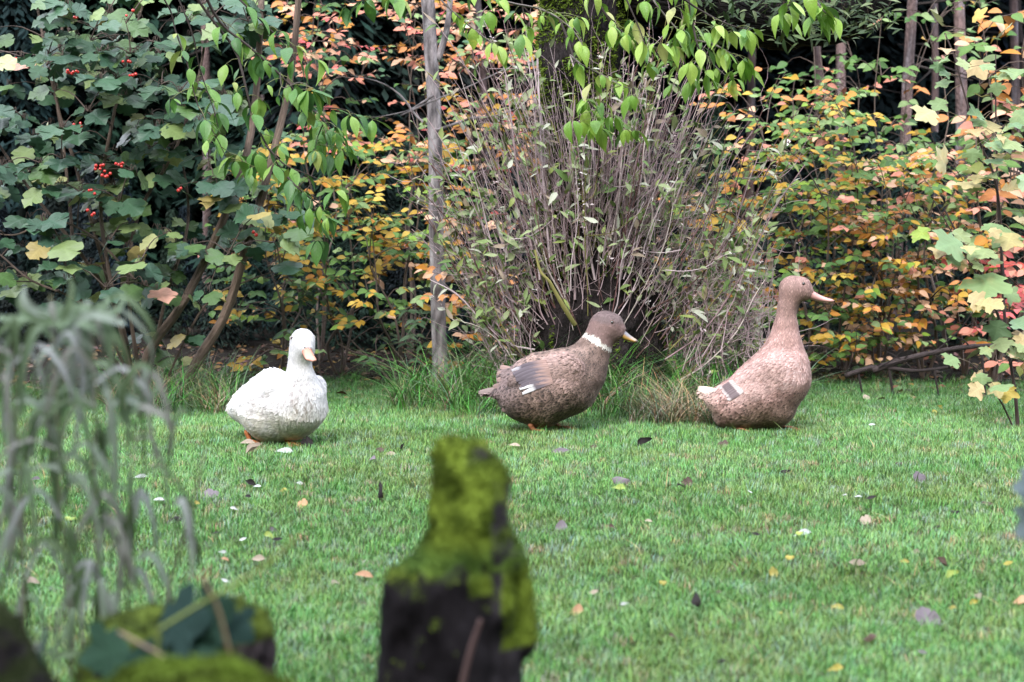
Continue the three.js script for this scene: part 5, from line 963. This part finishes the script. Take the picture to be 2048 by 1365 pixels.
mossy({ name: 'mossy_log', label: 'bright mossy log lying along the bottom left edge', category: 'log', depth: 1.75, seed: 92, k: 30, noise: 12, fuzz: 42000, res: 80, ...logCol,
  joints: [[190, 1470, 0, 92, 1], [320, 1440, 10, 104, 1], [440, 1434, 5, 104, 1], [540, 1475, -5, 95, 1], [630, 1540, -10, 90, 1]], bones: [[0, 1], [1, 2], [2, 3], [3, 4]], mossAt: (u, v, w, n) => n.y * 0.9 - 0.1 + 0.4 * fbm(u * 0.02, v * 0.02, w * 0.02) });
mossy({ name: 'mossy_log', label: 'dark round-ended mossy log behind the lobed leaves at lower left', category: 'log', depth: 2.35, seed: 93, k: 30, noise: 13, fuzz: 42000, res: 90, ...logCol,
  joints: [[270, 1345, 0, 110, 1], [400, 1320, 0, 112, 1], [475, 1275, 0, 66, 1], [470, 1400, 0, 80, 1], [300, 1800, 0, 160, 1], [460, 1800, 0, 110, 1]], bones: [[0, 1], [1, 2], [2, 3], [0, 4], [3, 5]],
  mossCol: (u, v, w) => { const n = clamp(0.5 + 0.9 * fbm(u * 0.014, v * 0.014, w * 0.02), 0, 1); return mix3([0.03, 0.045, 0.008], [0.1, 0.14, 0.022], n); }, mossAt: (u, v, w, n) => n.y * 0.8 + 0.05 + 0.6 * fbm(u * 0.02, v * 0.02, w * 0.02) - (u > 485 && v > 1270 ? 0.6 : 0) });
mossy({ name: 'mossy_stub', label: 'dark mossy stub in the bottom left corner', category: 'stump', depth: 2.1, seed: 94, k: 30, noise: 12, fuzz: 20000, res: 70, ...logCol,
  joints: [[-20, 1275, 0, 66, 1], [10, 1400, 0, 90, 1], [0, 1850, 0, 120, 1]], bones: [[0, 1], [1, 2]], mossCol: (u, v, w) => [0.018, 0.025, 0.008], mossAt: (u, v, w, n) => n.y * 0.8 - 0.1 + 0.5 * fbm(u * 0.02, v * 0.02, w * 0.02) });

function ribbon(pts, w, fold = 0.25, rows = 10, face = V(0, 0.5, 1)) {         // a strap leaf along pts
  const g = new GB(), c = new THREE.CatmullRomCurve3(pts); let pr;
  for (let i = 0; i <= rows; i++) {
    const q = i / rows, p = c.getPoint(q), tg = c.getTangent(q), x = tg.clone().cross(face).normalize(), n = x.clone().cross(tg).normalize(), hw = w * Math.pow(Math.sin(Math.PI * (0.08 + 0.92 * Math.pow(q, 0.8))), 0.6) * (1 - q * 0.25) + 0.0003;
    const cur = [g.v(p.clone().addScaledVector(x, hw).addScaledVector(n, hw * fold), null, 0, q), g.v(p, null, 0.5, q), g.v(p.clone().addScaledVector(x, -hw).addScaledVector(n, hw * fold), null, 1, q)];
    if (pr) { g.q(pr[0], pr[1], cur[1], cur[0]); g.q(pr[1], pr[2], cur[2], cur[1]); } pr = cur;
  }
  return g.build();
}
{ // wilting strap-leaved plant, out of focus at the left
  R = rng(111);
  const D = 2.5, o = at(150, 700, D); o.y = groundY(o.x, o.z);
  const t = thing('strap_leaved_plant', 'wilting plant with drooping grey-green strap leaves at the left edge', 'plant', o);
  const mats = [[0.19, 0.28, 0.17], [0.3, 0.37, 0.3], [0.42, 0.45, 0.45], [0.13, 0.2, 0.1], [0.3, 0.31, 0.28]].map((c) => leafMat(c, { rough: 0.5, trans: 0.25 })), stemM = stdMat([0.13, 0.14, 0.08]), dark = leafMat([0.05, 0.09, 0.03]);
  const L = (u, v, w = 0) => at(u, v, D + w).sub(o), stems = [];
  for (const pts of [[[130, 1900], [140, 1300], [120, 1000], [110, 760], [100, 590]], [[190, 1900], [205, 1320], [185, 1000], [190, 800], [180, 610]], [[60, 1900], [50, 1300], [40, 1000], [30, 800], [20, 660]], [[250, 1900], [255, 1300], [255, 1050], [270, 880], [290, 735]], [[330, 1900], [300, 1350], [345, 1150], [390, 990], [410, 900]]]) {
    const w = pts.map(([u, v], i) => L(u, v, rr(-0.05, 0.05))); stems.push([new THREE.CatmullRomCurve3(w), pts]); part('stem', tubeGeo(w, 0.0026, 0.0015, { sides: 6, seg: 16 }), stemM, t);
  }
  const leaf = (u, v, du, dv, up, w, m) => { const z = rr(-0.08, 0.08), sd = Math.sign(du) || 1; part('leaf', ribbon([L(u, v, z), L(u + du * 0.45, v - up, z - 0.01), L(u + du * 0.85, v - up * 0.5 + dv * 0.25, z - 0.015), L(u + du + sd * 4, v + dv * 0.65, z - 0.01), L(u + du * 0.98, v + dv, z)], w, 0.3, 12, V(rr(-0.3, 0.3), 0.6, 1)), m ?? pick(mats), t); };
  // the crown: arching outwards
  for (const [u, v, du, dv, up] of [[110, 640, 90, 0, 20], [110, 650, 100, 60, 5], [115, 640, 60, 150, 30], [105, 640, -90, 90, 20], [110, 650, -110, 150, 15], [105, 640, -60, 210, 10], [120, 640, 90, -50, 10], [115, 650, 30, 190, 20], [100, 630, -50, -60, 5], [150, 700, 100, 40, 60], [112, 650, -70, -70, 8], [115, 645, 25, -95, 4], [108, 650, -105, -20, 14], [118, 640, 80, -15, 26], [182, 640, 60, -60, 6], [150, 690, -30, -90, 6], [130, 660, 110, -20, 30], [95, 660, -100, 30, 25], [180, 640, 40, 150, 30], [185, 620, -20, 120, 15]]) leaf(u, v, du, dv, up, rr(0.0045, 0.007), pick([mats[0], mats[0], mats[1], mats[3]]));
  // middle whorls: hang straight down
  for (let i = 0; i < 96; i++) { const [c] = stems[Math.floor(R() * 4)], q = rr(0.3, 0.98), p = c.getPoint(q).add(o), [u, v] = project(p); (R() < 0.5 ? leaf(u, v, rr(-130, 130), rr(20, 150), rr(20, 75), rr(0.0026, 0.0048)) : leaf(u, v, rr(-85, 85), rr(80, 240), rr(-10, 40), rr(0.0026, 0.005))); }
  for (const [u, v, du, dv] of [[225, 810, 72, 20], [240, 830, 70, -90], [170, 760, 60, 250], [205, 790, 20, 230], [60, 800, -40, 300], [0, 760, 20, 320], [100, 930, 10, 200], [350, 1010, 30, 160], [300, 1000, -40, 170], [250, 1150, 60, 180], [215, 1200, 20, 150], [270, 1120, 70, 170], [130, 1180, 10, 170], [150, 1230, -10, 110], [90, 1300, -30, 40], [95, 1310, 30, -70], [100, 1320, 50, -20], [380, 830, -40, 130], [305, 740, -60, 110]]) leaf(u, v, du, dv, 10, rr(0.004, 0.006));
  for (let i = 0; i < 16; i++) { const [c] = stems[Math.floor(R() * 5)], q = rr(0.35, 0.7), p = c.getPoint(q).add(o), [u, v] = project(p); leaf(u, v, rr(-30, 30), rr(60, 110), 5, rr(0.003, 0.005), dark); }
}
{ // lobed blue-green leaves over the log
  R = rng(121);
  const D = 2.15, o = at(330, 1400, D); o.y = groundY(o.x, o.z);
  const t = thing('lobed_leaf_plant', 'low plant with big lobed blue-green leaves over the dark log', 'plant', o), m = [[0.014, 0.05, 0.03], [0.02, 0.064, 0.034], [0.012, 0.042, 0.034]].map((c) => leafMat(c, { rough: 0.85, trans: 0.2 })), stM = stdMat([0.1, 0.12, 0.06]);
  for (const [u, v, sz, dir, n] of [[315, 1255, 0.068, [0.9, 0.3, 0.3], [-0.2, 0.6, 0.8]], [335, 1270, 0.075, [1, -0.2, 0.3], [0, 0.6, 0.9]], [390, 1255, 0.06, [0.6, 0.5, 0.3], [0, 0.6, 0.9]], [260, 1290, 0.06, [-0.8, -0.2, 0.3], [0, 0.6, 0.9]], [300, 1275, 0.085, [0.25, -0.9, 0.3], [0, 0.5, 1]], [440, 1240, 0.045, [0.9, -0.4, 0.3], [0, 0.6, 0.9]], [60, 1350, 0.07, [0.2, 0.3, 0.5], [0, 0.6, 0.9]]]) {
    const p = at(u, v, D).sub(o), a = part('leaf', pick(LEAF.maple), pick(m), t); basis(p, V(...dir), V(...n), sz).decompose(a.position, a.quaternion, a.scale);
    const b = at(u - 20, 1480, D + 0.05).sub(o), e = V(b.x * 0.7, 0, 0); part('stem', tubeGeo([e, b, p], 0.003, 0.0016, { sides: 5, seg: 8 }), stM, t);
  }
}
for (const [label, pts, r, c] of [
  ['dry straw stalk bent across the bottom left over the mossy log', [[236, 1265], [300, 1300], [360, 1335], [440, 1395], [520, 1500]], 0.0022, [0.3, 0.22, 0.17]],
  ['yellow-green blade slanting up over the dark log', [[315, 1262], [370, 1228], [425, 1195], [520, 1140], [590, 1080]], 0.0024, [0.2, 0.25, 0.07]],
  ['brown dry stem standing in front of the dark log', [[398, 1150], [430, 1205], [452, 1280], [470, 1365], [480, 1460]], 0.0022, [0.22, 0.16, 0.09]],
]) {
  const w = pts.map(([u, v]) => at(u, v, 1.95)), o = w[0].clone(), t = thing('dry_stalk', label, 'stalk', o), e = w[w.length - 1].clone(); e.y = groundY(e.x, e.z);
  part('stalk', tubeGeo([...w, ...(label[0] === 'y' ? [] : [e])].map((p) => p.clone().sub(o)), r, r, { sides: 6, seg: 22 }), stdMat(c), t);
  if (label[0] === 'y') part('stalk', tubeGeo([w[0].clone().sub(o), V(w[0].x - 0.02, groundY(w[0].x, w[0].z), w[0].z).sub(o)], r, r, { sides: 6, seg: 6 }), stdMat(c), t);
}
{ // blue-grey leaf that reaches in at the right edge
  R = rng(131);
  const D = 2.6, o = at(2100, 1300, D); o.y = groundY(o.x, o.z);
  const t = thing('edge_plant', 'blurred blue-grey pointed leaves reaching in at the right edge', 'plant', o), m = leafMat([0.13, 0.18, 0.2], { rough: 0.6, trans: 0.2 });
  const top = at(2090, 1000, D).sub(o); part('stem', tubeGeo([V(0, 0, 0), at(2105, 1150, D).sub(o), top], 0.004, 0.003, { sides: 6 }), stdMat([0.12, 0.15, 0.1]), t);
  for (const [u, v, dir, sz] of [[2085, 978, [-1, 0.05, 0.2], 0.042], [2095, 985, [-0.4, 0.75, 0.2], 0.045], [2095, 1035, [-0.9, -0.5, 0.2], 0.05], [2090, 1010, [0.8, -0.3, 0.2], 0.06]]) { const a = part('leaf', pick(LEAF.maple), m, t); basis(at(u, v, D).sub(o), V(...dir), V(0, 0.5, 1), sz).decompose(a.position, a.quaternion, a.scale); }
}

// ---------------------------------------------------------------- fallen leaves and feathers on the lawn
{
  R = rng(141);
  const kinds = {
    dark: ['small dark brown curled leaf lying in the lawn', 'dark curled leaves on the lawn', [0.014, 0.01, 0.011]],
    brown: ['small mid-brown dead leaf lying in the lawn', 'brown dead leaves on the lawn', [0.09, 0.055, 0.042]],
    mauve: ['greyish mauve dead leaf lying in the lawn', 'mauve-grey leaves on the lawn', [0.17, 0.14, 0.165]],
    beige: ['small beige dry leaf lying in the lawn', 'beige dry leaves on the lawn', [0.36, 0.29, 0.23]],
    yellow: ['small yellow leaf lying in the lawn', 'yellow leaves on the lawn', [0.42, 0.35, 0.08]],
    peach: ['peach-orange fallen leaf lying in the lawn', 'peach leaves on the lawn', [0.5, 0.28, 0.16]],
    white: ['small white feather lying in the lawn', 'white feathers on the lawn', [0.55, 0.56, 0.58]],
    lime: ['pale yellow-green leaf lying in the lawn', 'pale green leaves on the lawn', [0.4, 0.5, 0.12]],
  };
  const mats = {}; for (const k in kinds) mats[k] = [0.85, 1.1].map((q) => leafMat(kinds[k][2].map((c) => c * q), { rough: 0.7, trans: k === 'dark' ? 0.05 : 0.25 }));
  const list = {
    dark: [[1290, 899, 36], [1570, 956, 22], [1743, 1010, 26], [1912, 1035, 26], [1512, 1081, 24], [1875, 1063, 20], [351, 1050, 36], [502, 981, 26], [758, 1010, 40, 1], [740, 1015, 16], [555, 1095, 26], [431, 1084, 18], [612, 898, 30], [1980, 1274, 20], [1443, 1341, 24], [1394, 1227, 34, 1], [495, 1008, 20], [1452, 1079, 16], [802, 908, 20, 1], [1360, 985, 14]],
    brown: [[1445, 896, 26], [1977, 1017, 26], [1227, 1068, 22], [1882, 1146, 30], [1350, 1292, 26], [1739, 1294, 34], [1440, 1197, 22], [760, 910, 20], [1373, 977, 26], [1188, 902, 18], [1800, 935, 20]],
    mauve: [[1240, 975, 40], [1841, 966, 32], [1121, 1061, 34], [743, 928, 20], [1845, 1322, 24], [424, 997, 36], [70, 969, 24], [22, 1032, 22], [1121, 912, 40], [550, 1068, 26]],
    beige: [[1297, 1056, 20], [1716, 1137, 40], [1831, 1116, 22], [1188, 1206, 26], [516, 1136, 32], [507, 915, 36], [63, 1181, 26], [1961, 1204, 30], [780, 917, 26], [1730, 1054, 26], [1030, 900, 26], [675, 1180, 30], [1640, 840, 20], [1735, 805, 20]],
    yellow: [[1581, 1132, 30], [1549, 1159, 30], [1329, 1181, 32], [1811, 1139, 28], [1676, 1227, 36], [1563, 1237, 22], [1905, 1227, 24], [1947, 1220, 24], [1674, 1359, 40], [395, 1018, 18], [566, 988, 26], [2017, 1142, 30], [1880, 825, 18], [1870, 832, 16]],
    peach: [[603, 1017, 26], [729, 1168, 44], [450, 1134, 20], [2040, 1216, 36], [1151, 1236, 38], [870, 800, 16]],
    white: [[1716, 1003, 26], [1248, 1220, 28], [514, 987, 24], [598, 976, 26], [468, 1029, 24], [445, 1115, 26], [449, 1178, 26], [486, 1095, 24], [25, 988, 16], [570, 910, 50], [1500, 1000, 18], [1745, 862, 22], [1690, 1000, 14]],
    lime: [[541, 1082, 30], [140, 1045, 26], [1240, 988, 28], [1905, 1170, 30], [1600, 1080, 20]],
  };
  const special = {
    '280,965': ['white', 'white folded feather nearest the strap leaves, upper of two on the lawn', 40], '314,1010': ['white', 'white folded feather just below another beside the strap-leaved plant', 44], '1859,1253': ['mauve', 'large curled grey-white leaf on a dark one at lower right', 62], '1605,1077': ['white', 'long pale white feather lying flat in the middle right of the lawn', 60], '495,898': ['beige', 'pale crumpled leaf beside the feet of the white duck', 34],
  };
  const geos = [LEAF.dead, LEAF.dead, LEAF.dead, LEAF.hedge, LEAF.guelder];
  const put = (u, v, px, kind, up, label, group) => {
    const g0 = ground(u, v), d = project(g0)[2], sz = px * d / F * (kind === 'yellow' || kind === 'white' ? 0.72 : 0.9), t = kind === 'white' ? 'fallen_feather' : 'fallen_leaf';
    const m = part(t, kind === 'white' ? pick(LEAF.willow) : pick(pick(geos)), pick(mats[kind]), scene);
    const a = rr(-0.7, 0.7) + (R() < 0.5 ? Math.PI : 0), dir = up ? V(rr(-0.3, 0.3), 1, rr(0, 0.3)) : V(Math.cos(a), rr(0, 0.35), Math.sin(a) * 0.6), n = V(rr(-0.5, 0.5), 0.8, rr(0.3, 1.1));
    const y = dir.normalize(), p = g0.clone().add(V(0, up ? 0.012 : 0.014 + rr(0, 0.012), 0)); if (!up) p.addScaledVector(y, -sz / 2);
    basis(p, y, n, sz * (kind === 'white' ? 1.3 : kind === 'dark' ? 0.75 : 0.9), sz, sz).decompose(m.position, m.quaternion, m.scale);
    tag(m, label, kind === 'white' ? 'feather' : 'leaf', group);
  };
  const nth = ['lowest', 'second lowest', 'third lowest', 'fourth lowest', 'fifth lowest', 'sixth lowest', 'seventh lowest', 'eighth lowest', 'ninth lowest', 'tenth lowest', 'eleventh lowest', 'twelfth lowest', 'thirteenth lowest'];
  for (const k in list) for (const side of ['left', 'right']) list[k].filter((q) => (q[0] < 930) === (side === 'left')).sort((a, b) => b[1] - a[1]).forEach(([u, v, px, up], i) =>
    put(u, v, px, k, up, `${kinds[k][0].replace(' lying in the lawn', '')}${up ? ' standing upright' : ''} ${side} of the stump, ${nth[i]} such`, kinds[k][1]));
  for (const k in special) { const [u, v] = k.split(',').map(Number), [kd, lb, px] = special[k]; put(u, v, px, kd, 0, lb); }
}
renderer.render(scene, camera);
